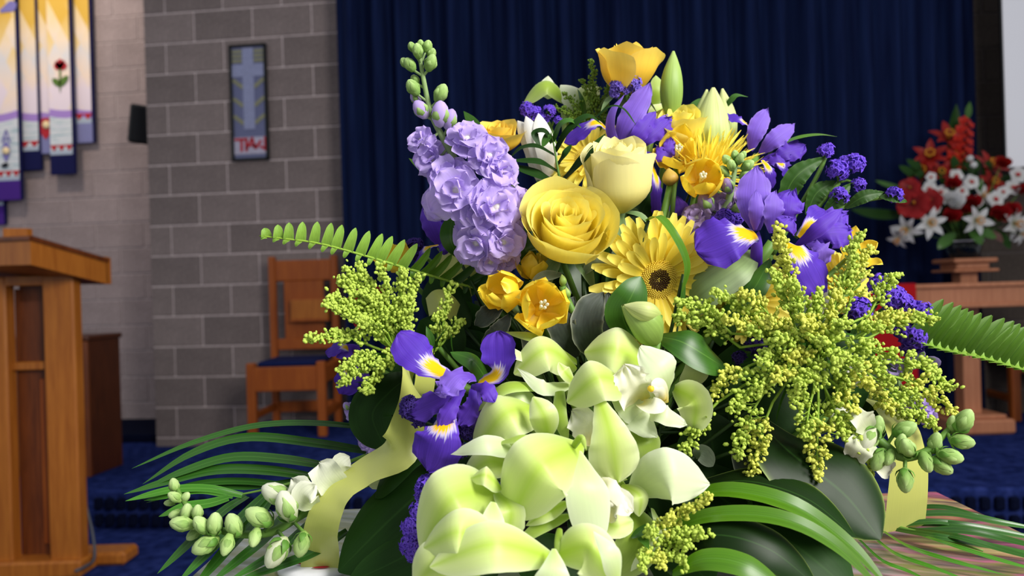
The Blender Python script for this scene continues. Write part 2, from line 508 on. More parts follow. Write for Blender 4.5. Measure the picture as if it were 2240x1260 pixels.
# ---------------------------------------------------------------- banners on the wall behind the lectern
def banner_mat():
    s = NT('banner_weave'); uvv, u, z = s.uv()
    a = s.math('ADD', s.math('MULTIPLY', u, 8.5), s.math('MULTIPLY', z, 4.2))
    b = s.math('SUBTRACT', s.math('MULTIPLY', u, 8.5), s.math('MULTIPLY', z, 4.2))
    cx = s.new('ShaderNodeCombineXYZ'); s.link(s.math('FLOOR', a), cx.inputs[0]); s.link(s.math('FLOOR', b), cx.inputs[1])
    wn = s.new('ShaderNodeTexWhiteNoise', noise_dimensions='2D'); s.link(cx.outputs[0], wn.inputs['Vector'])
    zj = s.math('ADD', z, s.math('MULTIPLY', s.math('SUBTRACT', wn.outputs['Value'], .5), .5))
    c = s.ramp(s.math('DIVIDE', s.math('SUBTRACT', zj, 2.4), 1.0), [(0.0, '#e6d9e6'), (.18, '#f0dccd'), (.38, '#d6d6dc'), (.55, '#ecd8c0'), (.72, '#e6cc92'), (.95, '#d8b050')])
    low = s.noise(uvv, 1.0, 3, (5, 60, 1))
    sea = s.ramp(low, [(.35, '#8fb0bc'), (.5, '#d8dce2'), (.7, '#c8d0dc')])
    hill = s.math('ADD', z, s.math('MULTIPLY', s.math('SINE', s.math('MULTIPLY', u, 11.0)), .02))
    c = s.mix(s.math('GREATER_THAN', 2.47, hill), c, '#a586cf')
    c = s.mix(s.math('GREATER_THAN', 2.41, hill), c, sea)
    return s.finish(c, .9, .1)
m_banner = banner_mat()
m_stem_gr = plain('green_thread', '#5c7a3c', .9, .1, .2, 300)
m_cream = plain('cream_thread', '#f3dcae', .9, .1)
m_dark_mark = plain('dark_thread', '#23262e', .9, .1)
m_paleblue = plain('pale_blue_thread', '#a9b6c8', .9, .1)
m_violet_mark = plain('violet_thread', '#7d78b8', .9, .1)
def banner(u0, u1, vb, y, hem, label, hem_h=.15):
    a = on_y(u0, vb, y); b = on_y(u1, vb, y); zb = (a[2] + b[2]) / 2; zt = 3.45
    x0, x1 = a[0], b[0]
    t = thing('banner', label, 'banner', ((x0 + x1) / 2, y, zb), 'woven banners hanging on the pale block wall')
    V, Fc, _ = boxg((x0, y, zb), (x1, y + .012, zt)); UVs = np.array([[(p[0] - x0) * 1.0 , p[2]] for p in V])
    o = obj('weave', (V, Fc, UVs), m_banner, t, False)
    o = obj('hem', boxg((x0 - .003, y - .006, zb - .003), (x1 + .003, y + .018, zb + hem_h), .004), hem, t, False)
    obj('side_border', boxg((x1 - .004, y - .004, zb), (x1 + .014, y + .02, zt)), m_navy, t, False)
    n = max(2, int((x1 - x0) / .055)); w = (x1 - x0) / n; z1 = zb + hem_h + .075
    obj('pale_band', boxg((x0, y - .003, zb + hem_h), (x1, y, zb + hem_h + .035)), m_paleblue, t, False)
    for i in range(n):
        xa = x0 + i * w
        g = (np.array([(xa, y - .004, z1), (xa + w, y - .004, z1), (xa + w / 2, y - .004, z1 - .05), (xa, y, z1), (xa + w, y, z1), (xa + w / 2, y, z1 - .05)]), [(0, 2, 1), (3, 4, 5), (0, 1, 4, 3), (1, 2, 5, 4), (2, 0, 3, 5)], np.zeros((6, 2)))
        obj('triangle', g, m_red_thread, t, False)
    obj('rod', tube([(x0 - .02, y + .006, zt), (x1 + .02, y + .006, zt)], .012), m_wood_d, t)
    return t, x0, x1, zb
B = {}
B[0] = banner(-60, 10, 492, 5.83, m_purple_hem, 'purple-hemmed woven banner mostly hidden behind the one with the letter A')
B[1] = banner(-38, 46, 438, 5.76, m_purple_hem, 'longest cream woven banner with the letter A and a broad purple hem')
B[2] = banner(46, 88, 372, 5.80, m_navy, 'narrow cream and gold banner with navy hem next to the letter A banner')
B[3] = banner(84, 114, 336, 5.81, m_lilac_hem, 'banner strip with a red patch and a pale sun above a lilac hem')
B[4] = banner(112, 162, 381, 5.75, m_navy, 'cream woven banner with an embroidered red flower on a green stem')
B[5] = banner(166, 204, 312, 5.80, m_lilac_hem, 'shortest woven banner with a lilac hem nearest to the black loudspeaker')
def flat(parent, name, pts, y, mat, w):
    obj(name, blade([on_y(p[0], p[1], y) for p in pts], w, (0, -1, 0), 'strap' if len(pts) == 2 else 'ribbon', nu=3, nv=8), mat, parent)
y4 = 5.742
for (u, v) in ((118, 140), (131, 128), (146, 140)):
    flat(B[4][0], 'red_petal', [(131, 148), (u, v)], y4, m_red_thread, .055)
for (u, v) in ((121, 133), (140, 131), (131, 138)):
    flat(B[4][0], 'red_petal', [(131, 150), (u, v)], y4, m_red_thread, .035)
flat(B[4][0], 'flower_stem', [(131, 148), (131, 204)], y4, m_stem_gr, .016)
for (u, v) in ((114, 172), (149, 165)):
    flat(B[4][0], 'green_leaf', [(131, 186), (u, v)], y4, m_stem_gr, .05)
y3 = 5.80
flat(B[3][0], 'red_patch', [(100, 258), (100, 305)], y3, m_red_thread, .09)
obj('sun', lathe(on_y(101, 273, y3 - .006), (0, -1, 0), [(.03, 0), (.03, .004), (.001, .005)], 16), m_cream, B[3][0])
y1 = 5.752
for pts in (((4, 312), (13, 284)), ((22, 312), (13, 284)), ((8, 303), (19, 303))):
    p = [on_y(q[0], q[1], y1) for q in pts]
    obj('letter_a', blade([p[0], (p[0] + p[1]) / 2, p[1]], .013, (0, -1, 0), 'ribbon', nu=3, nv=4), m_violet_mark, B[1][0])
obj('lozenge', blade([on_y(13, 352, y1), on_y(13, 308, y1)], .07, (0, -1, 0), 'oval', nu=5, nv=8), m_violet_mark, B[1][0])
obj('pale_disc', lathe(on_y(13, 330, y1 - .004), (0, -1, 0), [(.03, 0), (.03, .004), (.001, .005)], 16, sq=1.0), m_cream, B[1][0])
obj('dark_leaf_mark', blade([on_y(2, 364, y1), on_y(19, 359, y1)], .04, (0, -1, 0), 'oval', nu=5, nv=8), m_dark_mark, B[1][0])
obj('dove_wing', blade([on_y(0, 25, y1), on_y(36, 8, y1)], .09, (0, -1, 0), 'fall', nu=5, nv=8), m_violet_mark, B[1][0])

# framed cross weaving on the block wall
def hanging():
    yf = 4.985
    c = [on_y(499, 99, yf), on_y(581, 95, yf), on_y(590, 350, yf), on_y(510, 353, yf)]
    x0 = (c[0][0] + c[3][0]) / 2; x1 = (c[1][0] + c[2][0]) / 2; z1 = (c[0][2] + c[1][2]) / 2; z0 = (c[2][2] + c[3][2]) / 2
    t = thing('wall_hanging', 'tall black framed weaving of a pale cross with red lettering on the block wall', 'wall hanging', ((x0 + x1) / 2, yf, z0))
    W = x1 - x0; H = z1 - z0; fr = .018
    X = lambda a: x0 + a * W
    Zf = lambda b: z1 - b * H
    mm = [plain('weave_blue', '#6d7192', .95, .1, .35, 150), plain('weave_pale', '#9297b8', .95, .1, .3, 150), plain('weave_olive', '#8a8a72', .95, .1, .3, 150), plain('weave_white', '#b3aec2', .95, .1, .3, 150)]
    obj('backing', boxg((x0, yf, z0), (x1, yf + .012, z1)), mm[0], t, False)
    for nm, lo, hi in (('frame_side', (x0, z0), (x0 + fr, z1)), ('frame_side', (x1 - fr, z0), (x1, z1)), ('frame_rail', (x0, z1 - fr), (x1, z1)), ('frame_rail', (x0, z0), (x1, z0 + fr))):
        obj(nm, boxg((lo[0], yf - .012, lo[1]), (hi[0], yf + .014, hi[1]), .003), m_black, t, False)
    def bar(nm, a, b, m, w, d=.003):
        p = np.array([X(a[0]), yf - d, Zf(a[1])]); q = np.array([X(b[0]), yf - d, Zf(b[1])])
        dv = unit(q - p); s = np.cross(dv, (0, -1, 0)) * w * W / 2
        V = np.array([p - s, p + s, q + s, q - s] + [v + np.array([0, d, 0]) for v in (p - s, p + s, q + s, q - s)])
        obj(nm, (V, [(0, 1, 2, 3), (4, 7, 6, 5), (0, 4, 5, 1), (1, 5, 6, 2), (2, 6, 7, 3), (3, 7, 4, 0)], np.zeros((8, 2))), m, t, False)
    bar('cross_upright', (.5, .03), (.5, .73), mm[1], .30, .004)
    bar('cross_arm', (.07, .225), (.93, .225), mm[1], .32, .0045)
    for y in (.30, .46, .61):
        bar('olive_stripe', (.08, y), (.35, y + .07), mm[2], .10)
        bar('olive_stripe', (.92, y), (.65, y + .07), mm[2], .10)
    for y in (.06, .10, .14):
        bar('olive_stripe', (.08, y), (.34, y), mm[2], .09); bar('olive_stripe', (.66, y), (.92, y), mm[2], .09)
    bar('white_panel', (.07, .87), (.93, .87), mm[3], .44, .003)
    for a, b in (((.09, .815), (.44, .815)), ((.27, .82), (.27, .92)), ((.40, .82), (.40, .92)), ((.40, .90), (.55, .815)), ((.55, .80), (.64, .90)), ((.50, .87), (.66, .87)), ((.64, .90), (.80, .83)), ((.76, .88), (.90, .90)), ((.91, .80), (.91, .92))):
        bar('red_letter_stroke', a, b, m_red_thread, .065, .006)
hanging()

# loudspeaker on the return of the block wall
t = thing('loudspeaker', 'small black loudspeaker mounted by the corner of the block wall', 'speaker', P(318, 316, 5.75))
c = P(322, 275, 5.75)
sg = boxg((-.11, -.1, -.135), (.11, .1, .135), .012)
R = Matrix.Rotation(.45, 4, 'Z') @ Matrix.Rotation(.12, 4, 'Y') @ Matrix.Rotation(.15, 4, 'X')
R.translation = Vector(c)
obj('cabinet', xform(sg, R), m_black, t, False)
obj('grille', xform(boxg((-.095, -.108, -.12), (.095, -.1, .12), .003), R), plain('speaker_grille', '#15171c', .7, .2, .4, 400), t, False)
obj('bracket', tube([c + (0, .05, .1), c + (.06, .12, .16), c + (.31, .14, .16)], .012), m_black, t)

# ---------------------------------------------------------------- lectern, cabinet, chairs
def lectern():
    Z = 2.86
    base = P(40, 1245, Z); base[2] = 0
    t = thing('lectern', 'orange oak lectern with a sloping top standing on the blue carpet', 'lectern', base)
    c = base.copy()
    def bx(nm, u0, u1, z0, z1, d0, d1, mat, bev=.004, lean=0):
        a = P(u0, 700, Z)[:2]; b = P(u1, 700, Z)[:2]
        g = boxg((0, d0, z0), (np.linalg.norm(b - a), d1, z1), bev)
        m = Matrix.Rotation(YAW, 4, 'Z'); m.translation = Vector((a[0], a[1], 0))
        return obj(nm, xform(g, m), mat, t, False)
    bx('post', 93, 161, .05, 1.075, 0, .06, m_wood, .006)
    bx('post', -140, 12, .05, 1.075, 0, .06, m_wood, .006)
    bx('panel', 10, 95, .05, 1.03, .06, .09, m_wood_d, .002)
    bx('cross_stile', 63, 80, .10, .70, .052, .06, m_wood_c, .002)
    bx('mid_rail', 10, 95, .735, .765, .03, .09, m_wood, .004)
    bx('top_rail', 10, 95, 1.04, 1.075, 0.004, .058, m_wood, .003)
    bx('desk_bracket', 20, 90, .98, 1.09, .06, .26, m_wood_d, .003)
    bx('plinth', -160, 170, 0, .06, -.03, .09, m_wood, .008)
    bx('foot', 60, 232, 0, .05, .085, .20, m_wood, .012)
    A = P(66, 527, 2.62); Bp = P(236, 576, 2.98); Dd = P(-240, 540, 2.95); Cc = Bp + Dd - A
    th = np.array([0, 0, -.078])
    V = np.array([A, Bp, Cc, Dd, A + th, Bp + th, Cc + th, Dd + th])
    obj('desk_top', (V, [(0, 1, 2, 3), (4, 7, 6, 5), (0, 4, 5, 1), (1, 5, 6, 2), (2, 6, 7, 3), (3, 7, 4, 0)], np.zeros((8, 2))), m_wood, t, False)
    n = unit(np.cross(Bp - A, Dd - A)); n = n if n[2] > 0 else -n
    def slab(nm, p, q, wv, h, mat):
        V = np.array([p, q, q + wv, p + wv]); V = np.vstack([V, V + h])
        obj(nm, (V, [(0, 3, 2, 1), (4, 5, 6, 7), (0, 1, 5, 4), (1, 2, 6, 5), (2, 3, 7, 6), (3, 0, 4, 7)], np.zeros((8, 2))), mat, t, False)
    ex = unit(A - Dd); dn = unit(Bp - A)
    slab('book_ledge', Bp - .012 * dn + np.array([0, 0, -.075]), Cc - .012 * dn + np.array([0, 0, -.075]), .028 * dn, np.array([0, 0, .098]), m_wood)
    slab('edge_moulding', A + .004 * ex + n * .002, Bp + .004 * ex + n * .002, -.02 * ex, n * .016, m_wood_d)
    slab('edge_moulding', A + n * .002 - .006 * dn, Dd + n * .002 - .006 * dn, .03 * dn, n * .014, m_wood_d)
    p = P(7, 528, 2.75); q = P(60, 528, 2.75)
    slab('book_rest', p, q, unit(fc) * .03, np.array([0, 0, .045]), m_wood)
lectern()
cb = [P(166, 850, 2.95), P(172, 950, 2.95), P(184, 1080, 2.95), P(203, 1170, 2.92), P(206, 1215, 2.88), P(188, 1238, 2.8), P(165, 1246, 2.75)]
cb[-1][2] = cb[-2][2] = cb[-3][2] = .052
tag(obj('cable', tube(cb, .0055, 8, 40), m_cable), 'grey cable hanging down from the lectern to its foot', 'cable')

def cabinet():
    a = P(200, 1040, 4.45); x1 = a[0]; y0 = a[1]
    t = thing('cabinet', 'dark brown wooden cabinet standing behind the lectern', 'cabinet', (x1 - .3, y0, 0))
    obj('body', boxg((x1 - .62, y0, 0), (x1, y0 + .3, .76), .005), m_wood_b, t, False)
    obj('top', boxg((x1 - .64, y0 - .015, .757), (x1 + .012, y0 + .31, .785), .006), m_wood_b, t, False)
    obj('corner_stile', boxg((x1 - .075, y0 - .015, 0), (x1 + .004, y0 + .01, .755), .004), m_wood_d, t, False)
    obj('door', boxg((x1 - .55, y0 - .01, .06), (x1 - .085, y0 + .005, .72), .004), m_wood_d, t, False)
    obj('handle', bead((x1 - .12, y0 - .025, .42), .014), m_black, t)
cabinet()

def chair(loc, ang, label, z0=PT):
    t = thing('chair', label, 'chair', (loc[0], loc[1], z0), 'oak chairs with navy seats on the platform')
    m = Matrix.Rotation(ang, 4, 'Z'); m.translation = Vector((loc[0], loc[1], z0))
    def bx(nm, lo, hi, mat=m_wood_c, bev=.006): obj(nm, xform(boxg(lo, hi, bev), m), mat, t, False)
    for s in (-1, 1):
        a, b = sorted((s * .225, s * .175)); bx('front_leg', (a, 0, 0), (b, .05, .43))
        a, b = sorted((s * .215, s * .172)); bx('back_post', (a, .44, 0), (b, .485, 1.055))
        a, b = sorted((s * .215, s * .185)); bx('side_rail', (a, .045, .30), (b, .445, .40)); bx('stretcher', (a, .045, .10), (b, .445, .14))
    bx('front_apron', (-.18, .006, .265), (.18, .03, .405))
    bx('back_apron', (-.175, .45, .30), (.175, .475, .40))
    bx('back_stretcher', (-.175, .45, .08), (.175, .47, .15))
    bx('seat_pad', (-.172, .03, .40), (.172, .435, .435), m_pad, .014)
    bx('top_rail', (-.175, .45, .90), (.175, .478, 1.03))
    bx('lower_rail', (-.175, .45, .47), (.175, .475, .54))
    bx('splat', (-.125, .455, .535), (.125, .47, .905))
    bx('book_pocket', (-.07, .40, .66), (.16, .456, .78), m_wood, .004)
    bx('pocket_ledge', (-.075, .395, .645), (.165, .458, .662), m_wood_c, .003)
    bx('pocket_ledge', (-.075, .44, .775), (.165, .458, .79), m_wood_c, .003)
pc = P(628, 957, 4.55)
chair((pc[0], pc[1]), YAW, 'orange oak chair with a navy seat and book pocket against the block wall')
pc = P(2312, 957, 4.35)
chair((pc[0], pc[1]), YAW - .1, 'oak chair showing only one back post beyond the communion table')

def table():
    a = P(1560, 640, 4.0); b = P(2320, 640, 4.0)
    L = np.linalg.norm((b - a)[:2]); z0 = PT
    loc = (a + b) / 2
    t = thing('communion_table', 'brown oak communion table with a moulded apron under a red runner', 'table', (loc[0], loc[1], z0))
    ang = math.atan2(b[1] - a[1], b[0] - a[0])
    m = Matrix.Rotation(ang, 4, 'Z'); m.translation = Vector((a[0], a[1], z0))
    def bx(nm, lo, hi, mat=m_wood_p, bev=.004): obj(nm, xform(boxg(lo, hi, bev), m), mat, t, False)
    bx('table_top', (-.02, -.02, .75), (L + .02, .1, .772))
    bx('apron', (.01, 0, .665), (L - .01, .075, .752))
    bx('lower_moulding', (0, -.012, .648), (L, .085, .668))
    for x in (.0, L - .07): bx('leg', (x, .01, 0), (x + .07, .08, .65))
    # red runner over the table
    ua = np.linalg.norm((P(1850, 640, 4.0) - a)[:2]); ub = np.linalg.norm((P(1998, 640, 4.0) - a)[:2])
    pr = [(.09, .60), (.095, .777), (.0, .779), (-.026, .777), (-.03, .70), (-.028, .45), (-.026, .26)]
    V = []; n = 9
    for (y, z) in pr:
        for i in range(n):
            x = ua + (ub - ua) * i / (n - 1); V.append((x, y + .004 * math.sin(i * 1.7) * (1 if z < .7 else 0), z))
    Fc = [(k * n + i, k * n + i + 1, (k + 1) * n + i + 1, (k + 1) * n + i) for k in range(len(pr) - 1) for i in range(n - 1)]
    V = np.array(V); V = np.array([list(m @ Vector(v)) for v in V])
    tag(obj('table_runner', (V, Fc, np.zeros((len(V), 2))), m_red_cloth), 'red cloth runner hanging over the front of the communion table', 'cloth')
table()

# white panel beside the dark pier
a = on_y(2197, 200, 4.6); b = on_y(2204, 366, 4.6)
t = thing('projection_screen', 'white hanging screen beside the dark block pier', 'screen', (a[0] + .4, 4.6, b[2]))
obj('screen_sheet', boxg((a[0], 4.6, b[2]), (a[0] + .9, 4.61, 3.4)), m_white_paint, t, False)
obj('bottom_bar', boxg((a[0] - .004, 4.592, b[2] - .022), (a[0] + .91, 4.618, b[2]), .004), m_black, t, False)
obj('side_strip', boxg((a[0] - .01, 4.596, b[2]), (a[0], 4.614, 3.4)), m_black, t, False)

# flower pedestal
def pedestal():
    Z = 4.2; c = P(2110, 600, Z); x, y = c[0], c[1]; z0 = PT
    t = thing('flower_pedestal', 'square wooden flower pedestal holding the glass vase of red and white flowers', 'pedestal', (x, y, z0))
    m = Matrix.Rotation(YAW, 4, 'Z'); m.translation = Vector((x, y, z0))
    h = P(2105, 566, Z)[2] - z0
    def bx(nm, w, z0, z1, bev=.005):
        obj(nm, xform(boxg((-w, -w, z0), (w, w, z1), bev), m), m_wood_p, t, False)
    bx('foot', .155, 0, .075, .012); bx('foot_moulding', .125, .075, .095); bx('column', .045, .09, h - .05)
    bx('neck', .085, h - .058, h - .02, .008); bx('top_plate', .112, h - .022, h)
    bx('collar', .115, h - .07, h - .056, .004)
    return np.array([x, y, z0 + h])
PED = pedestal()
# ---------------------------------------------------------------- plant materials
m_rose = petal_mat('yellow_rose_petal', [(0, '#f8e250'), (.5, '#fbea5e'), (1, '#fcf07e')], '#fdf6b0', .5, 4, .04, trans=.32, rough=.5)
m_rose_p = petal_mat('pale_rose_petal', [(0, '#f6ea7c'), (.5, '#faf2a0'), (1, '#fbf5b8')], '#fcf7c8', .5, 4, .04, trans=.3, rough=.5)
m_rose_o = petal_mat('golden_rose_petal', [(0, '#f2c43a'), (.5, '#fad648'), (1, '#fbe268')], '#fbea90', .5, 4, .05, trans=.35, rough=.5)
m_orch = petal_mat('green_orchid_sepal', [(0, '#b6d24c'), (.35, '#d2e67c'), (1, '#e2efa8')], '#f2f7d4', .75, 2.6, .04, (14, 1.2, 1), .34, .42, .35, .05, mid='#b5d640', mid_w=.35)
m_orch_w = petal_mat('pale_orchid_petal', [(0, '#c8de86'), (.4, '#d9e8b0'), (1, '#e6efd0')], '#f2f6e4', .6, 2.4, .04, (14, 1.2, 1), .34, .42, .35, .05)
m_orch_g = petal_mat('deep_green_sepal', [(0, '#8aa832'), (.5, '#a5c24a'), (1, '#bcd276')], '#cfe09a', .6, 3, .06, trans=.34, rough=.42)
m_lip = petal_mat('cream_orchid_lip', [(0, '#f0d24a'), (.22, '#eee29a'), (.5, '#f1efd2'), (1, '#f3f2e2')], '#f7f6ec', .5, 2, .05, (9, 9, 1), .35, .5)
m_iris = petal_mat('purple_iris_petal', [(0, '#43249a'), (.5, '#5a34b2'), (1, '#6642c2')], '#7452cc', .6, 5, .20, (24, 1.2, 1), .25, .55, .2, .08)
m_iris_l = petal_mat('violet_iris_standard', [(0, '#6240ba'), (.5, '#7c5ccc'), (1, '#8a6cd6')], '#9a80de', .6, 5, .20, (24, 1.2, 1), .28, .55, .2, .06)
def fall_mat():
    s = NT('iris_fall'); uvv, u, v = s.uv()
    base = s.ramp(v, [(0, '#46289a'), (.35, '#6440c2'), (.7, '#5230b0'), (1, '#5a36b2')])
    n = s.noise(uvv, 1.0, 4, (34, 1.3, 1)); n3 = s.noise(uvv, 1.0, 2, (22, 2, 1))
    base = s.mix(.30, base, s.ramp(n, [(.3, (.3, .3, .35, 1)), (.7, (1.5, 1.5, 1.5, 1))]), 'MULTIPLY')
    a = s.math('MULTIPLY', s.math('SUBTRACT', u, .5), 2.1)
    b = s.math('DIVIDE', s.math('SUBTRACT', v, .18), .40)
    d = s.math('SQRT', s.math('ADD', s.math('MULTIPLY', a, a), s.math('MULTIPLY', b, b)))
    d = s.math('ADD', d, s.math('MULTIPLY', s.math('SUBTRACT', n3, .5), .9))
    c = s.mix(s.ramp(d, [(.85, (1, 1, 1, 1)), (1.08, (0, 0, 0, 1))]), base, '#c9bfe8')
    c = s.mix(s.ramp(d, [(.62, (1, 1, 1, 1)), (.85, (0, 0, 0, 1))]), c, '#f2c30e')
    return s.finish(s.vary(c, .06), .55, .2, .22)
m_fall = fall_mat()
m_lilac = petal_mat('lilac_stock_petal', [(0, '#e6e2e6'), (.25, '#ccb8ee'), (1, '#c6aff0')], '#d4c2f6', .6, 3, .10, (18, 1.6, 1), .3, .6, .15, .10)
m_mauve = petal_mat('mauve_stock_petal', [(0, '#c9c0c8'), (.3, '#a590bc'), (1, '#a48cc0')], '#b49ecc', .6, 3, .2, (18, 1.6, 1), .3, .6, .15, .10)
m_freesia = petal_mat('freesia_petal', [(0, '#f6c828'), (.3, '#fbd832'), (1, '#fce244')], '#fcea70', .4, 4, .05, trans=.34, rough=.38, spec=.4)
m_gerb = petal_mat('gerbera_ray', [(0, '#fadc3c'), (.4, '#fce852'), (1, '#fdee70')], '#fdf08a', .3, 3, .06, (9, .8, 1), .32, .5)
m_disc = plain('gerbera_disc_floret', '#eed456', .7, .2, 0, var=.1)
m_eye = plain('gerbera_eye', '#2e0f14', .7, .2)
m_mum = petal_mat('spider_mum_ray', [(0, '#dcb030'), (.2, '#fae04c'), (1, '#fdee68')], None, 0, 3, .08, (8, .8, 1), .3, .5)
m_bud = plain('solidago_bud', '#c4da60', .6, .25, 0, trans=.25)
m_budy = plain('solidago_floret', '#dadf66', .6, .25, 0, trans=.25)
m_budd = plain('dark_solidago_bud', '#6d8c30', .6, .25)
m_twig = plain('solidago_twig', '#86a638', .6, .25)
m_stem = plain('flower_stem', '#5d8434', .5, .3, .2, 60)
m_stem_g = plain('woolly_stem', '#8aa46c', .75, .15, .2, 90)
m_stem_d = plain('dark_stem', '#27401c', .5, .3)
m_sepal = petal_mat('sepal', [(0, '#5d7d48'), (1, '#7f9a68')], '#9db088', .4, 3, .2, trans=.15, rough=.6)
m_woolly = petal_mat('woolly_bud', [(0, '#6e9444'), (.55, '#90b262'), (1, '#b4d08a')], None, 0, 3, .2, (12, 4, 1), .15, .75, .15, .08)
m_snap = petal_mat('snapdragon_bud', [(0, '#8aae50'), (.45, '#accb78'), (1, '#c6dc9c')], None, 0, 3, .15, (12, 3, 1), .18, .7, .2, .06)
m_snap_w = petal_mat('snapdragon_petal', [(0, '#bccb8a'), (.4, '#dbe2bc'), (1, '#e8ead8')], '#eff0e4', .5, 3, .12, trans=.3, rough=.55)
m_calyx = petal_mat('green_calyx', [(0, '#4a7a2a'), (1, '#6c9a40')], None, 0, 3, .15, trans=.15, rough=.55)
m_statice = petal_mat('purple_statice', [(0, '#46309c'), (.6, '#6a48d0'), (1, '#7c5cdc')], None, 0, 3, .3, (10, 5, 1), .2, .7, .1, .12)
m_stat_p = petal_mat('pale_statice', [(0, '#5a48a8'), (.6, '#7c66d4'), (1, '#927ee0')], None, 0, 3, .3, (10, 5, 1), .25, .7, .1, .12)
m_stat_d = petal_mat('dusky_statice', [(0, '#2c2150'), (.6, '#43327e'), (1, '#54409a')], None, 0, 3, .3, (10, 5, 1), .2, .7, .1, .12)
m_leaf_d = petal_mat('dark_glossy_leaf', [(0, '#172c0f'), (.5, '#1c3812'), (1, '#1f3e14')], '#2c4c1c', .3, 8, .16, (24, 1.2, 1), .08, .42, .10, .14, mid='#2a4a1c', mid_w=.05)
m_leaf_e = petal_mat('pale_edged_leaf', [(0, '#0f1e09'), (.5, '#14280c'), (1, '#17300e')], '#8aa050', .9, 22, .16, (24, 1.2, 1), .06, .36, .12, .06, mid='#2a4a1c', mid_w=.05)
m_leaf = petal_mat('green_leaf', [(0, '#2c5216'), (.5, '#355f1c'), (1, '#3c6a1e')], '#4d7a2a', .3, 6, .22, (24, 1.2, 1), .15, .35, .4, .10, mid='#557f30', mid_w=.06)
m_leaf_m = petal_mat('mid_dark_leaf', [(0, '#243f14'), (.5, '#2b4c18'), (1, '#32561c')], '#48682c', .4, 6, .25, (24, 1.2, 1), .12, .45, .2, .10, mid='#4a6e2c', mid_w=.06)
m_strap = petal_mat('bright_strap_leaf', [(0, '#53860f'), (.5, '#4b7a14'), (1, '#4a701e')], '#6c942c', .3, 5, .25, (30, .8, 1), .2, .32, .4, .05, mid='#6aa03c', mid_w=.04)
m_palm = petal_mat('palm_leaflet', [(0, '#214414'), (.5, '#29541a'), (1, '#33661c')], '#44782a', .3, 4, .25, (20, .8, 1), .12, .25, .5, .12, mid='#4a7a30', mid_w=.10)
m_palm_b = petal_mat('bright_palm_leaflet', [(0, '#346a16'), (.5, '#3f7c1a'), (1, '#4a8a24')], '#5f9a3c', .3, 4, .25, (20, .8, 1), .15, .25, .5, .08, mid='#7ab04c', mid_w=.08)
m_fern = petal_mat('fern_leaflet', [(0, '#7aa038'), (.5, '#8ab442'), (1, '#8cba48')], '#a4c868', .3, 4, .2, (8, 3, 1), .3, .5, .3, .08)
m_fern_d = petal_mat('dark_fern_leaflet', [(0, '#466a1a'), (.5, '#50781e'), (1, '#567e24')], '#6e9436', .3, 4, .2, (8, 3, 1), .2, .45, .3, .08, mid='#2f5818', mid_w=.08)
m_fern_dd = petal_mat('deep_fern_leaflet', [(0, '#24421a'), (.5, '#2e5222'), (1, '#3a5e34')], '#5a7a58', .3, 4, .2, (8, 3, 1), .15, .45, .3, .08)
m_grey = petal_mat('grey_green_leaf', [(0, '#262d26'), (.5, '#363e37'), (1, '#454c45')], '#a0a490', .9, 14, .3, (14, 6, 1), .08, .6, .25, .12)
m_silver = petal_mat('silver_leaf', [(0, '#6a7a62'), (.5, '#82907a'), (1, '#8e9a86')], '#aab0a0', .6, 6, .2, (14, 6, 1), .12, .65, .2, .08)
m_lilybud = petal_mat('lily_bud_skin', [(0, '#8aa84c'), (.5, '#90b054'), (1, '#a4bc6a')], None, 0, 3, .2, (16, 1, 1), .12, .45, .3, .05)
m_lilypale = petal_mat('pale_lily_bud_skin', [(0, '#b8cc70'), (.5, '#cbd78c'), (1, '#d4dc9a')], '#aac05c', .5, 6, .2, (22, .8, 1), .2, .45, .3, .04)
m_white = petal_mat('white_petal', [(0, '#e2e0c8'), (.4, '#ecebe4'), (1, '#f0f0ec')], '#f4f3ee', .4, 3, .1, trans=.3, rough=.5)
def satin():
    s = NT('lime_satin_ribbon'); uvv, u, v = s.uv(); n = s.noise(uvv, 1, 2, (220, .6, 1))
    c = s.mix(.12, '#c6cc68', s.ramp(n, [(.3, (.6, .6, .6, 1)), (.7, (1.3, 1.3, 1.3, 1))]), 'MULTIPLY')
    s.b.inputs['Anisotropic'].default_value = .5
    return s.finish(c, .32, .6, .18, sheen=.2)
m_satin = satin()
m_red_pet = petal_mat('red_petal_cloth', [(0, '#5a060a'), (.5, '#8e0c12'), (1, '#a01218')], None, 0, 3, .25, trans=.25, rough=.55)
m_redlily = petal_mat('red_lily_petal', [(0, '#7a1208'), (.5, '#96160e'), (1, '#9a1a14')], None, 0, 3, .25, trans=.25, rough=.5)
m_salmon = petal_mat('gladiolus_petal', [(0, '#8a1208'), (.5, '#c02418'), (1, '#cc3424')], None, 0, 3, .25, trans=.25, rough=.5)
m_wlily = petal_mat('white_lily_petal', [(0, '#b8c29a'), (.3, '#d8d8d6'), (1, '#e0e0e2')], None, 0, 3, .1, trans=.3, rough=.5)
m_pollen = plain('pollen', '#c8862a', .8, .1)
m_foam = plain('floral_foam', '#1c2e14', .95, .05, .3, 90)

# ---------------------------------------------------------------- plant builders
FOAM = P(1330, 1010, .60)
def stem_to(t, start, rad=.0022, mat=None, name='stem', mid=None, end=None, seed=0):
    rs = np.random.RandomState(seed + 5)
    e = (FOAM + rs.uniform(-.035, .035, 3)) if end is None else np.asarray(end)
    s0 = np.asarray(start)
    m = (s0 + e) / 2 + np.array([0, 0, -.012]) if mid is None else np.asarray(mid)
    return obj(name, tube([s0, m, e], rad, 7, 12), mat or m_stem, t)

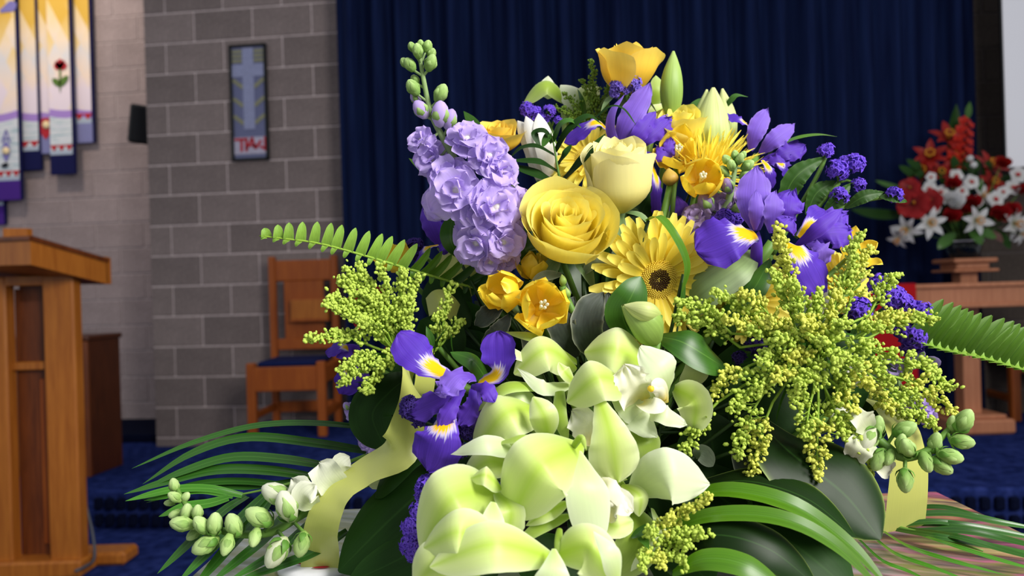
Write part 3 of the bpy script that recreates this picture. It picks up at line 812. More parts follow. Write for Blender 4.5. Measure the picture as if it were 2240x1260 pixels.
def rose_meshes(name, R, H, N, opn, mat, seed, wrap=(2.3, 1.0), belly=1.7):
    rs = np.random.RandomState(seed); out = []; nu, nv = 17, 12
    for i in range(N):
        t = i / (N - 1); az = i * 2.39996 + rs.uniform(-.25, .25)
        rad = R * (.07 + .93 * t ** 1.25) * rs.uniform(.96, 1.03) * (1 - .10 * opn * t); Ht = H * (1 - (.06 + .26 * opn) * t ** 2 - .14 * (1 - t) ** 2 * opn) * rs.uniform(.95, 1.04)
        ph = (wrap[0] + (wrap[1] - wrap[0]) * t ** .6); spi = rs.uniform(.05, .12); lean = opn * R * (.06 + .26 * t ** 2); curl = R * (.02 + .20 * t) * rs.uniform(.5, 1.4) * (.4 + opn)
        k1, k2 = rs.uniform(0, 6.28, 2); V = []; UVs = []
        for a in range(nv):
            v = a / (nv - 1)
            for b in range(nu):
                u = -1 + 2 * b / (nu - 1)
                r = rad * (.22 + .78 * math.sin(min(1, v * belly) * 1.5708) - (.10 * (1 - opn) * max(0, v - .5))) + lean * v * v + curl * v ** 5 * (1 - .4 * abs(u)) - .07 * rad * v ** 3 * math.cos(3 * u + k1)
                r += R * spi * u * v * (.4 + t) + R * .03 * abs(u) ** 2 * v
                z = Ht * v * (1 - .16 * abs(u) ** 3) + H * .012 * v ** 4 * math.sin(4 * u + k2) - H * .06 * v ** 4 * (1 - min(1, abs(u) * 3)) * -1
                an = az + u * ph * (.45 + .55 * math.sin(min(1, v * 1.6) * 1.5708)) * (1 - .12 * v ** 6)
                V.append((r * math.cos(an), r * math.sin(an), z)); UVs.append((u * .5 + .5, v))
        Fc = [(a * nu + b, a * nu + b + 1, (a + 1) * nu + b + 1, (a + 1) * nu + b) for a in range(nv - 1) for b in range(nu - 1)]
        out.append(make_mesh(name, (np.array(V), Fc, np.array(UVs)), mat))
    return out
def rose(label, c, axis, R, H, N, opn, mat, seed, group=None, sepals=True, stem=True, xh=None, wrap=(2.3, 1.0), end=None, belly=1.7):
    t = thing('rose', label, 'flower', c, group)
    m = mat4((0, 0, 0), axis, xh)
    for me in rose_meshes('petal', R, H, N, opn, mat, seed, wrap, belly): inst('petal', me, t, m)
    if sepals:
        for k in range(5):
            a = k * 1.2566 + seed; d = np.array([math.cos(a), math.sin(a), 0])
            g = blade([d * R * .12 + np.array([0, 0, .001]), d * R * .7 + np.array([0, 0, -.002]), d * R * 1.15 + np.array([0, 0, -R * .55])], R * .42, (0, 0, -1), 'lance', cup=-.5, nu=5, nv=10)
            inst('sepal', make_mesh('sepal', g, m_sepal), t, m)
        inst('calyx', make_mesh('calyx', lathe((0, 0, 0), (0, 0, -1), [(R * .3, -.002), (R * .26, R * .2), (R * .12, R * .38), (R * .06, R * .45)], 10), m_sepal), t, m)
    if stem: stem_to(t, np.asarray(c) - unit(axis) * R * .3, .0024, m_stem, seed=seed, end=end)
    return t

def whorl(t, name, meshes, n, Mb, r0, z0, elev, az0=0, jit=.06, rs=None, scale=1.0):
    rs = rs or np.random.RandomState(1)
    for k in range(n):
        a = az0 + 6.28318 * k / n + rs.uniform(-jit, jit); e = elev + rs.uniform(-jit, jit) * 1.5
        s = scale * rs.uniform(.93, 1.05)
        inst(name, meshes[k % len(meshes)], t, Mb @ Matrix.Rotation(a, 4, 'Z') @ Matrix.Translation((r0, 0, z0)) @ Matrix.Rotation(-e, 4, 'Y') @ Matrix.Scale(s, 4))
def gerbera(label, c, axis, R, seed, rings=((30, 1, -.02, 0), (26, .86, .18, .002), (22, .62, .42, .004)), eye=True, xh=None, stem=True):
    rs = np.random.RandomState(seed); t = thing('gerbera', label, 'flower', c, None); Mb = mat4((0, 0, 0), axis, xh)
    for n, f, e, z in rings:
        ms = [make_mesh('ray_petal', blade([(0, 0, 0), (R * .74 * f, 0, 0)], R * .155, (0, 0, 1), 'ray', bulge=b, cup=.5, nu=5, nv=9, crease=.1, seed=k), m_gerb) for k, b in enumerate((.05, .0, -.05))]
        whorl(t, 'ray_petal', ms, n, Mb, R * .24, z, e, rs.uniform(0, 1), .07, rs)
    obj('disc', xform(lathe((0, 0, 0), (0, 0, 1), [(R * .1, -.006), (R * .33, -.002), (R * .36, .002), (R * .22, .0045), (.0005, .005)], 20), Mb), m_disc, t, local=True)
    g = Geo(); ge = Geo()
    for k in range(800):
        q = math.sqrt(k / 800) * R * .43; a = k * 2.39996; z = .0045 + .002 * math.sin(min(1, q / (R * .3)) * 3.14)
        bb = bead((q * math.cos(a), q * math.sin(a), z), R * .0125, (math.cos(a) * .5, math.sin(a) * .5, 1), 1.8, 5, 3)
        (ge if q < R * .155 else g).add(bb)
    tag(obj('disc_florets', xform(g.arr(), Mb), m_disc, t, local=True), kind='stuff')
    if eye: tag(obj('dark_eye', xform(ge.arr(), Mb), m_eye, t, local=True), 'dark maroon eye of the gerbera', kind='stuff')
    else: tag(obj('disc_eye', xform(ge.arr(), Mb), m_disc, t, local=True), kind='stuff')
    obj('bracts', xform(lathe((0, 0, 0), (0, 0, -1), [(R * .3, .004), (R * .22, .012), (R * .08, .018)], 14), Mb), m_calyx, t, local=True)
    if stem: stem_to(t, np.asarray(c) - unit(axis) * .016, .003, m_stem, seed=seed)
    return t
def custom(name, label, cat, c, blades, group=None, stem=True, srad=.003, smat=None, extra=None):
    """flower or foliage whose petals are set one by one: (part, material, points, width, options)"""
    t = thing(name, label, cat, c, group)
    for k, (pn, mt, pts, w, *o) in enumerate(blades):
        o = dict(o[0]) if o else {}; nrm = o.pop('n', (0, .3, 1)); o.setdefault('seed', k)
        obj(pn, pb(pts, w, nrm, **o), mt, t)
    if stem: stem_to(t, c, srad, smat, seed=len(label))
    return t
def cupflower(name, label, c, axis, L, W, n, mats, elev, seed, prof='round', bulge=-.25, cup=.6, group=None, stamens=True, tubelen=.0, xh=None, stem=True, pt=None, tip=0., ring2=.30, ruf=.09):
    rs = np.random.RandomState(seed); t = thing(name, label, 'flower', c, group); Mb = mat4((0, 0, 0), axis, xh)
    mt = mats if not isinstance(mats, (list, tuple)) else mats[0]
    for ring, (e, s, a0) in enumerate(((elev, 1.0, 0), (elev + ring2, .92, math.pi / (n / 2)))):
        ms = [make_mesh('petal', blade([(0, 0, 0), (L, 0, 0)], W, (0, 0, 1), prof, bulge=bulge, cup=cup, ruf=ruf, rf=1.6, nu=11, nv=14, seed=seed + k + ring * 7, peak=.45, tip=tip), mt) for k in range(2)]
        whorl(t, 'petal', ms, n // 2, Mb, L * .10, .001 * ring, e, a0, .10, rs, s)
    if stamens:
        g = Geo()
        for k in range(5):
            a = k * 1.2566; d = np.array([math.cos(a) * .12, math.sin(a) * .12, 1]); g.add(tube([(0, 0, 0), d * L * .4, d * L * .62], .0006, 5, 6)); g.add(bead(d * L * .64, .0013, d, 2.0))
        obj('stamens', xform(g.arr(), Mb), m_lip if pt is None else pt, t, local=True)
    if tubelen:
        obj('flower_tube', xform(lathe((0, 0, 0), (0, 0, -1), [(L * .16, -.001), (L * .14, tubelen * .3), (L * .06, tubelen), (L * .05, tubelen * 1.1)], 10), Mb), mt, t, local=True)
    if stem: stem_to(t, np.asarray(c) - unit(axis) * tubelen, .002, m_stem, seed=seed)
    return t

def plume(t, b, e, w, seed, mat, sag=.12, r=.0021, dens=1.0, z_end=None):
    """one branch of solidago: axis, side twigs and their buds"""
    rs = np.random.RandomState(seed); b = np.asarray(b); e = np.asarray(e); L = np.linalg.norm(e - b); dirv = (e - b) / L
    mid = (b + e) / 2 + UP * sag * L
    ax = catmull([b, mid, e], 24); gt = Geo(); gb = Geo()
    gt.add(tube(ax[::3], [.0011, .0005], 4, 9, False))
    n = int(max(16, L / .00135) * dens)
    for i in range(n):
        q = .18 + .82 * (i + rs.rand()) / n; k = min(22, int(q * 23)); p = ax[k] + (ax[k + 1] - ax[k]) * (q * 23 - k)
        tg = unit(ax[k + 1] - ax[k]); s = rnd_dir(rs); s = unit(s - s.dot(tg) * tg + UP * .25)
        l = w * (1.3 - q * 1.08) * rs.uniform(.4, 1.2)
        end = p + unit(s + tg * .75) * l
        gt.add(tube([p, (p + end) / 2 + tg * l * .12, end], .00035, 3, 4, False))
        for j in range(int(3 + 4 * rs.rand())):
            f = .5 + .5 * rs.rand(); cpt = p + (end - p) * f + rs.normal(size=3) * r * 1.1
            gb.add(bead(cpt, r * rs.uniform(.6, 1.15), unit(end - p) + .4 * rs.normal(size=3), 1.35, 5, 3))
    gb.add(bead(e, r, dirv, 1.4))
    o = obj('plume', gt, m_twig, t); tag(obj('buds', gb, mat, o), kind='stuff')
def solidago(label, hub, tips, w, seed, mat=None, mat2=None, sag=.12, r=.0021, dens=1.0, stem=True, leaves=6):
    t = thing('solidago_spray', label, 'flower', P(*hub)); rs = np.random.RandomState(seed)
    for k, tp in enumerate(tips):
        bp = P(*(tp[3:6])) if len(tp) > 3 else P(*hub) * .8 + P(*tp[:3]) * .2
        plume(t, bp, P(*tp[:3]), w * hub[2] / F, seed * 100 + k, (mat2 if (mat2 and k % 3 == 0) else mat) or m_bud, sag, r, dens)
        if len(tp) <= 3: obj('branch', tube([P(*hub), bp], .0009, 5, 3), m_twig, t)
        else: obj('branch', tube([P(*hub), (P(*hub) + bp) / 2 + UP * .004, bp], .0009, 5, 6), m_twig, t)
    for k in range(leaves):
        a = P(*hub) + rs.uniform(-.012, .012, 3); tp = tips[rs.randint(len(tips))]; bq = a + (P(*tp[:3]) - a) * rs.uniform(.35, .6) + rs.uniform(-.012, .012, 3)
        obj('leaf', blade([a, bq], .006, rnd_dir(rs), 'lance', bulge=.1, nu=5, nv=8, crease=.2), m_leaf, t)
    if stem: stem_to(t, P(*hub), .002, m_stem, seed=seed)
    return t
def statice(label, stemw, clusters, mat, seed, leaves=(), stem=True, rad=.0018, group=None):
    """papery flower heads on winged stems: clusters (u, v, depth, radius px)"""
    stems = stemw if isinstance(stemw[0][0], (tuple, list)) else [stemw]
    t = thing('statice_sprig', label, 'flower', P(*stems[0][0]), group); rs = np.random.RandomState(seed)
    for st in stems:
        obj('winged_stem', tube([P(*q) for q in st], rad, 6), m_stem if rad > .0015 else m_stem_d, t)
    hubs = [P(*q) for st in stems for q in st[1:]]
    for (u, v, z, r) in clusters:
        c = P(u, v, z); R = r * z / F; g = Geo(); gc = Geo()
        hub = min(hubs, key=lambda h: np.linalg.norm(h - c))
        dv = unit(c - hub) if np.linalg.norm(c - hub) > .004 else D(0, 1, .3)
        for k in range(max(14, int(r * 2.2))):
            d = rnd_dir(rs); d = unit(d + .35 * dv + D(0, .2, .5) * .6)
            p = c + d * R * rs.uniform(.35, .95); rr = R * .22 + .0008
            X, Y, Zv = basis(d); V = [p]; UVs = [(.5, 0)]
            for ring, (q, h) in enumerate(((.4, .7), (.9, 1.2), (1.25, 1.1))):
                for j in range(10):
                    a = j * .62832; wv = 1 + (.32 if j % 2 else -.28) * (ring > 0)
                    V.append(p + rr * (q * wv * (math.cos(a) * X + math.sin(a) * Y) + (h + rs.uniform(-.3, .3)) * Zv)); UVs.append((j / 10, (ring + 1) / 3))
            Fc = [(0, 1 + j, 1 + (j + 1) % 10) for j in range(10)] + [(1 + q * 10 + j, 1 + (q + 1) * 10 + j, 1 + (q + 1) * 10 + (j + 1) % 10, 1 + q * 10 + (j + 1) % 10) for q in range(2) for j in range(10)]
            g.add((np.array(V), Fc, np.array(UVs)))
        for k in range(6):
            d = unit(-dv + .8 * rs.normal(size=3)); gc.add(blade([c, c + d * R * .9], R * .35, rnd_dir(rs), 'lance', bulge=.1, nu=3, nv=5))
        o = obj('flower_head', gc, m_calyx, t); tag(obj('papery_florets', g, mat, o), kind='stuff')
        obj('stalk', tube([hub, (hub + c) / 2 + UP * .003, c], .0011, 5, 6), m_stem, t)
    for lf in leaves:
        pts, w = lf[0], lf[1]; obj('leaf', pb(pts, w, lf[2] if len(lf) > 2 else (.3, .3, 1), prof='lance', crease=.25, ruf=.06, rf=9, nv=30), m_leaf_m, t)
    if stem: stem_to(t, P(*stems[0][0]), rad, m_stem, seed=seed)
    return t
def stock_floret(t, c, axis, R, mat, seed):
    rs = np.random.RandomState(seed)
    ctr = obj('floret', bead(np.asarray(c), R * .2, axis, 1.4, 8, 5), m_lip, t)
    off = Vector(np.asarray(c) - origin(t)); m = mat4(off, axis)
    ms = stock_floret.cache.setdefault(mat.name, [make_mesh('petal', blade([(0, 0, 0), (1, 0, 0)], 1.2, (0, 0, 1), 'round', bulge=-.12 + .1 * k, cup=.3, ruf=.10, rf=1.4, nu=11, nv=12, seed=40 + k, tip=.1), mat) for k in range(4)])
    for (n, sc_, e, z) in ((5, 1.0, -.05, 0), (5, .82, .42, .12), (4, .55, .9, .2)):
        a0 = rs.uniform(0, 6)
        for k in range(n):
            a = a0 + 6.283 * k / n + rs.uniform(-.25, .25)
            inst('petal', ms[rs.randint(4)], ctr, m @ Matrix.Rotation(a, 4, 'Z') @ Matrix.Translation((R * .08, 0, R * z)) @ Matrix.Rotation(-(e + rs.uniform(-.2, .2)), 4, 'Y') @ Matrix.Rotation(rs.uniform(-.35, .35), 4, 'X') @ Matrix.Scale(R * sc_ * rs.uniform(.85, 1.1), 4))
stock_floret.cache = {}
def woolly_bud(t, c, axis, R, ln, mat, name='bud', seed=0, calyx=True, tipmat=None):
    """a bud with overlapping sepals: body plus sepals as sub-parts"""
    rs = np.random.RandomState(seed); axis = unit(axis); c = np.asarray(c)
    pr = [(.12, -1), (.55, -.82), (.9, -.35), (1, .05), (.86, .5), (.5, .85), (.12, 1)]
    body = obj(name, lathe(c, axis, [(R * a, R * ln * b) for a, b in pr], 10, sq=.88), tipmat or mat, t)
    X, Y, Zv = basis(axis)
    if calyx:
        for k in range(4):
            a = k * 1.5708 + seed; d = math.cos(a) * X + math.sin(a) * Y
            p0 = c - Zv * R * ln * .98 + d * R * .15; p1 = c + d * R * 1.04 - Zv * R * ln * .1; p2 = c + d * R * .62 + Zv * R * ln * rs.uniform(.55, .8)
            obj('sepal', blade([p0, p1, p2], R * 1.25, d, 'lance', cup=-.8, nu=5, nv=7), mat, body)
    return body
def lilybud(name, label, pts, w, mat, group=None, stem=True, seams=3):
    p = [P(*q) for q in pts]; Z = pts[0][2]; R = w * Z / F / 2
    t = thing(name, label, 'flower bud', p[0], group)
    prof = [.35, .72, .95, 1.0, .93, .75, .45, .1]
    nb = 18; c = catmull(p, 16) if len(p) > 2 else p[0] + np.outer(np.linspace(0, 1, 16), p[1] - p[0])
    T = unit(c[-1] - c[0]); X, Y, _ = basis(T, D(1, 0, .2)); 
    for k in range(seams):           # each overlapping tepal of the closed bud
        V = []; UVs = []; a0 = k * 6.28318 / seams - 1.2
        for i in range(16):
            r = R * np.interp(i / 15, np.linspace(0, 1, 8), prof)
            for j in range(9):
                q = j / 8; a = a0 + (q - .06) * 6.28318 / seams * 1.12; rr = r * (1.0 + .05 * math.sin(q * 3.14) + .03 * q) * (1 + .03 * math.cos(3 * a))
                V.append(c[i] + rr * (math.cos(a) * X + math.sin(a) * Y)); UVs.append((q, i / 15))
        Fc = [(i * 9 + j, i * 9 + j + 1, (i + 1) * 9 + j + 1, (i + 1) * 9 + j) for i in range(15) for j in range(8)]
        obj('tepal', (np.array(V), Fc, np.array(UVs)), mat, t)
    if stem: stem_to(t, p[0], .0025, m_stem, seed=len(label))
    return t
def leaf(name, label, pts, w, mat, nrm=(0, .3, 1), cat='leaf', group=None, stalk=True, **k):
    t = thing(name, label, cat, P(*pts[0]), group)
    k.setdefault('prof', 'lance'); k.setdefault('nu', 11); k.setdefault('nv', 24)
    obj('blade', pb(pts, w, nrm, **k), mat, t)
    if stalk: stem_to(t, P(*pts[0]), .0013, m_stem_d, 'stalk', seed=len(label))
    return t
# ---------------------------------------------------------------- casket under the flowers
LID = .79
def lid_mat():
    s = NT('painted_lid'); o = s.obj()
    mp = s.new('ShaderNodeMapping'); mp.inputs['Rotation'].default_value = (0, 0, .3); s.link(o, mp.inputs[0])
    n = s.noise(mp.outputs[0], 1, 4, (9, 26, 9)); n2 = s.noise(mp.outputs[0], 1, 5, (4, 60, 4)); n3 = s.noise(o, 8, 3)
    right = s.ramp(n, [(.30, '#252c1e'), (.40, '#7c7434'), (.46, '#b0487a'), (.52, '#38382c'), (.58, '#a05840'), (.64, '#b4ac60'), (.72, '#2c3822')])
    left = s.ramp(n, [(.3, '#4d5a48'), (.42, '#8f9c78'), (.5, '#c2c8c4'), (.6, '#a4a86a'), (.7, '#7c8c70')])
    right = s.mix(.35, right, s.ramp(n2, [(.4, '#3a342e'), (.5, '#b0707c'), (.6, '#3c4a28')]))
    left = s.mix(.35, left, s.ramp(n2, [(.4, '#6a7468'), (.5, '#d4d8da'), (.6, '#8f9450')]))
    sx = s.new('ShaderNodeSeparateXYZ'); s.link(o, sx.inputs[0])
    f = s.math('MULTIPLY_ADD', sx.outputs[0], 4.0, True); f.node.inputs[2].default_value = .35
    c = s.mix(f, left, right)
    return s.finish(c, .35, .4)
m_lid = lid_mat()
m_edge = petal_mat('painted_side', [(0, '#3c4a30'), (1, '#8a8a50')], None, 0, 3, .4, (3, 20, 1), 0, .4)
def casket():
    pl_, pr_ = on_plane(436, 1231, LID), on_plane(2140, 1112, LID)
    rl = (pl_ - CAM).dot(r0); rr = (pr_ - CAM).dot(r0)
    ff = (on_plane(2040, 1075, LID) - CAM).dot(f0) + .005
    c = CAM + r0 * (rl + rr) / 2 + f0 * (ff - .95); c[2] = 0
    hw = (rr - rl) / 2; m = Matrix.Rotation(YAW, 4, 'Z'); m.translation = Vector(c)
    t = thing('casket', 'long casket with a painted floral lid carrying the flower arrangement', 'casket', (c[0], c[1], .36))
    lid = obj('lid', xform(boxg((-hw, -.95, LID - .035), (hw, .95, LID), .006), m), m_lid, t, False)
    obj('body', xform(boxg((-hw + .02, -.92, .36), (hw - .02, .92, LID - .03), .006), m), m_edge, t, False)
    obj('lid_moulding', xform(boxg((-hw + .008, -.94, LID - .06), (hw - .008, .94, LID - .03), .006), m), m_edge, t, False)
    b = thing('bier', 'low wooden bier standing under the painted casket', 'stand', (c[0], c[1], 0))
    for sx in (-1, 1):
        for sy in (-1, 1):
            obj('leg', xform(boxg((sx * .2 - .025, sy * .6 - .025, 0), (sx * .2 + .025, sy * .6 + .025, .325), .004), m), m_wood_d, b, False)
    for sy in (-1, 1): obj('cross_bar', xform(boxg((-.24, sy * .6 - .03, .32), (.24, sy * .6 + .03, .36), .004), m), m_wood_d, b, False)
    for sx in (-1, 1): obj('side_bar', xform(boxg((sx * .2 - .02, -.58, .24), (sx * .2 + .02, .58, .28), .004), m), m_wood_d, b, False)
    # round white plate on the lid
    q = on_plane(692, 1243, LID)
    k = thing('round_plate', 'small round white plate with red marks lying on the casket lid', 'plate', q)
    obj('disc', lathe(q, (0, 0, 1), [(.026, .0), (.026, .003), (.023, .005), (.0005, .005)], 28), m_white_paint, k)
    for (u, v) in ((648, 1233), (683, 1241)):
        p = on_plane(u, v, LID + .0062); obj('red_mark', blade([p, p + r0 * .012], .004, (0, 0, 1), 'oval', nu=3, nv=6), m_red_thread, k)
casket()
fb = on_plane(1330, 1125, LID); fz = LID
t = thing('floral_foam', 'dark green floral foam block in a tray holding all the stems', 'foam', fb)
R_ = Matrix.Rotation(YAW, 4, 'Z'); R_.translation = Vector((fb[0], fb[1], 0))
obj('foam_block', xform(boxg((-.085, -.05, LID + .012), (.085, .05, LID + .115), .012), R_), m_foam, t, False)
obj('tray', xform(boxg((-.10, -.06, LID + .0005), (.10, .06, LID + .014), .005), R_), m_black, t, False)

# ---------------------------------------------------------------- yellow roses
rose('large open yellow rose beside the lilac flower spike', P(1230, 545, .580), D(.08, .60, .80), .0305, .044, 22, .34, m_rose, 3, xh=D(1, 0, 0), wrap=(2.4, 1.2))
rose('pale yellow rose bud standing upright behind the large open rose', P(1352, 466, .60), D(-.10, .93, .42), .0245, .053, 22, .10, m_rose_p, 5, wrap=(2.4, 1.35), belly=2.2)
rose('golden rose topping the arrangement beside the tall green lily bud', P(1370, 212, .655), D(.04, .96, .2), .0235, .042, 18, .5, m_rose_o, 8, belly=1.4)
rose('half hidden golden rose behind the white tulip-like bloom', P(1092, 335, .67), D(-.1, .8, .5), .019, .026, 16, .5, m_rose_o, 9, sepals=False)
rose('yellow rose between the top purple iris and the spider chrysanthemum', P(1490, 330, .66), D(-.15, .8, .5), .020, .036, 18, .5, m_rose, 12, sepals=False)
# ---------------------------------------------------------------- gerberas and spider chrysanthemum
gerbera('yellow gerbera with a dark maroon eye below the pale rose', P(1436, 610, .575), D(.16, -.16, .97), .049, 4, rings=((38, 1.04, .08, 0), (34, .92, .22, .002), (30, .68, .42, .004)))
gerbera('yellow gerbera half hidden behind the broad pale lily leaf', P(1640, 660, .60), D(.25, .1, .9), .040, 6, eye=False)
gerbera('pale yellow gerbera seen edge-on behind the palm sprig', P(1290, 350, .66), D(-.3, .55, .75), .040, 7, eye=False)
gerbera('yellow gerbera behind the solidago beside the papery purple heads', P(1835, 625, .63), D(.35, .45, .8), .034, 8, eye=False)
def mum(label, c, axis, R, seed):
    rs = np.random.RandomState(seed); t = thing('spider_chrysanthemum', label, 'flower', c); Mb = mat4((0, 0, 0), axis)
    for n, f, e in ((34, 1, .25), (34, .95, .6), (30, .85, .95), (22, .7, 1.25)):
        ms = [make_mesh('ray_petal', blade([(0, 0, 0), (R * f, 0, 0)], R * .075, (0, 0, 1), 'quill', bulge=b, cup=1.1, nu=5, nv=8, tip=.12, seed=k), m_mum) for k, b in enumerate((.05, -.05, .1))]
        whorl(t, 'ray_petal', ms, n, Mb, R * .06, 0, e, rs.rand(), .12, rs)
    obj('calyx', xform(lathe((0, 0, 0), (0, 0, -1), [(R * .15, -.004), (R * .13, R * .1), (R * .05, R * .18)], 10), Mb), m_calyx, t, local=True)
    stem_to(t, np.asarray(c) - unit(axis) * R * .15, .0026, m_stem, seed=seed)
mum('spiky yellow spider chrysanthemum below the pale lily buds', P(1545, 385, .645), D(.25, .75, .55), .047, 3)
# ---------------------------------------------------------------- freesias
cupflower('freesia', 'open golden freesia cup hanging under the large yellow rose', P(1180, 678, .545), D(.12, .22, .97), .029, .025, 6, m_freesia, 1.05, 3, bulge=-.28, cup=.55, tubelen=.03, xh=D(1, 0, 0))
cupflower('freesia', 'half open golden freesia beside the cup under the large rose', P(1122, 648, .56), D(-.55, .35, .75), .025, .021, 6, m_freesia, 1.15, 5, bulge=-.30, cup=.6, tubelen=.03, stamens=False)
cupflower('freesia', 'golden freesia petals rising behind the freesia cup', P(1163, 612, .58), D(.1, .95, .3), .021, .015, 6, m_freesia, 1.1, 6, bulge=-.2, cup=.6, stamens=False)
cupflower('freesia', 'round golden freesia cup in front of the spider chrysanthemum', P(1530, 402, .60), D(-.05, .28, .95), .0235, .0225, 6, m_freesia, 1.12, 8, bulge=-.34, cup=.65, tubelen=.025, xh=D(0, 1, 0), ring2=.1, ruf=.04)
cupflower('freesia', 'golden petals tucked behind the fern near the small purple iris', P(868, 590, .63), D(-.2, .8, .5), .023, .014, 6, m_freesia, 1.0, 9, bulge=-.2, stamens=False)
cupflower('freesia', 'golden freesia left of the round freesia cup under the iris petals', P(1480, 350, .63), D(-.1, .4, .9), .026, .02, 6, m_freesia, .8, 10, bulge=-.25)
cupflower('freesia', 'yellow bloom between the goldenrod and the right hand iris', P(1860, 560, .62), D(.3, .5, .8), .022, .014, 6, m_freesia, .6, 13, bulge=-.15, stamens=False)
lilybud('freesia_bud', 'round amber freesia bud beside the golden freesia cup', [(1466, 405, .60), (1465, 386, .595), (1462, 368, .595)], 34, petal_mat('amber_bud', [(0, '#7a6a2c'), (.5, '#b89440'), (1, '#c8a848')], None, 0, trans=.1))
for (u, v, l) in ((1231, 612, 'small green freesia bud under the large rose'), (1240, 640, 'second small green freesia bud lower under the rose')):
    lilybud('freesia_bud', l, [(u, v + 14, .55), (u, v, .548), (u - 2, v - 12, .548)], 16, m_lilybud)

# ---------------------------------------------------------------- irises
def iris(label, c, blades, stemtop=None, **k):
    return custom('iris', label, 'flower', P(*c), blades, smat=m_stem, **k)
fa = dict(prof='fall', ruf=.07, rf=4, nu=13, nv=20)
st_ = dict(prof='oval', ruf=.09, rf=4, nu=11, nv=18)
sy = dict(prof='fall', ruf=.2, rf=4, nu=11, nv=16)
iris('deep purple iris with yellow flashes low beside the green orchids', (1012, 845, .515), [
    ('fall', m_fall, [(985, 822, .508), (930, 790, .495), (872, 728, .50)], 92, dict(fa, n=(.3, .4, .9), cup=-.45)),
    ('fall', m_fall, [(1045, 838, .512), (1090, 812, .500), (1090, 724, .505)], 84, dict(fa, n=[(-.35, .95, .4), (-.5, .3, .9), (-.1, -.2, 1)], cup=.45)),
    ('fall', m_fall, [(982, 900, .505), (960, 950, .482), (936, 1030, .487)], 122, dict(fa, n=(-.2, .25, 1), cup=-.45)),
    ('standard', m_iris, [(1010, 835, .508), (965, 870, .497), (893, 905, .505)], 62, dict(sy, n=(-.1, .5, 1), cup=-.4)),
    ('standard', m_iris_l, [(1040, 825, .502), (1000, 822, .488), (968, 862, .482)], 66, dict(sy, n=(-.2, .5, 1), cup=-.5)),
    ('standard', m_iris, [(1030, 845, .502), (1062, 850, .490), (1082, 880, .488)], 42, dict(sy, n=(.3, .2, 1), cup=-.6)),
    ('style_arm', m_iris, [(1015, 850, .50), (985, 895, .488), (962, 938, .488)], 44, dict(sy, n=(0, .2, 1), cup=-.7)),
    ('style_arm', m_iris_l, [(1000, 830, .497), (975, 850, .482), (952, 858, .485)], 34, dict(sy, n=(0, .4, 1), cup=-.6)),
    ('style_arm', m_iris, [(1035, 850, .505), (1030, 890, .498), (1005, 930, .50)], 50, dict(sy, n=(.1, .2, 1), cup=-.5)),
    ('style_arm', m_iris, [(1045, 840, .51), (1040, 900, .505), (1015, 945, .508)], 40, dict(sy, n=(.3, .1, 1), cup=-.4))])
iris('large violet iris with a yellow-marked lip above the goldenrod', (1690, 530, .575), [
    ('standard', m_iris_l, [(1655, 505, .57), (1650, 440, .563), (1654, 364, .575)], 78, dict(st_, n=(-.2, .1, 1), cup=-.35)),
    ('standard', m_iris_l, [(1688, 510, .565), (1696, 460, .555), (1694, 418, .56)], 52, dict(st_, n=(.2, .1, 1), cup=-.4)),
    ('style_arm', m_iris_l, [(1652, 503, .562), (1655, 460, .553), (1655, 415, .558)], 36, dict(st_, n=(-.1, .1, 1), cup=-.6)),
    ('fall', m_fall, [(1654, 512, .565), (1605, 512, .545), (1522, 548, .548)], 124, dict(fa, n=(-.1, .45, 1), cup=-.4)),
    ('fall', m_fall, [(1712, 528, .56), (1752, 555, .545), (1800, 642, .548)], 100, dict(fa, n=(.2, .3, 1), cup=-.45)),
    ('fall', m_fall, [(1748, 520, .572), (1775, 490, .57), (1805, 462, .585)], 62, dict(fa, n=(.1, .5, 1), cup=.3)),
    ('standard', m_iris, [(1718, 505, .568), (1728, 460, .562), (1730, 420, .57)], 66, dict(sy, n=(0, .1, 1), cup=-.4)),
    ('standard', m_iris, [(1698, 520, .558), (1715, 500, .545), (1735, 480, .548)], 56, dict(sy, n=(.1, .2, 1), cup=-.5)),
    ('style_arm', m_iris, [(1738, 540, .562), (1790, 500, .548), (1843, 456, .555)], 36, dict(st_, n=(.2, .5, 1), cup=-.6)),
    ('standard', m_iris, [(1775, 535, .575), (1810, 510, .57), (1862, 505, .575)], 78, dict(sy, n=(.2, .3, 1), cup=-.3)),
    ('standard', m_iris, [(1778, 520, .59), (1820, 490, .587), (1850, 470, .595)], 64, dict(sy, n=(.1, .3, 1), cup=-.3)),
    ('standard', m_iris_l, [(1768, 530, .568), (1798, 545, .56), (1800, 578, .562)], 60, dict(sy, n=(.2, .1, 1), cup=-.4)),
    ('spathe', m_iris, [(1662, 600, .578), (1658, 555, .568), (1660, 505, .568)], 36, dict(prof='strap', cup=-1.2, n=(0, 0, 1)))], srad=.004)
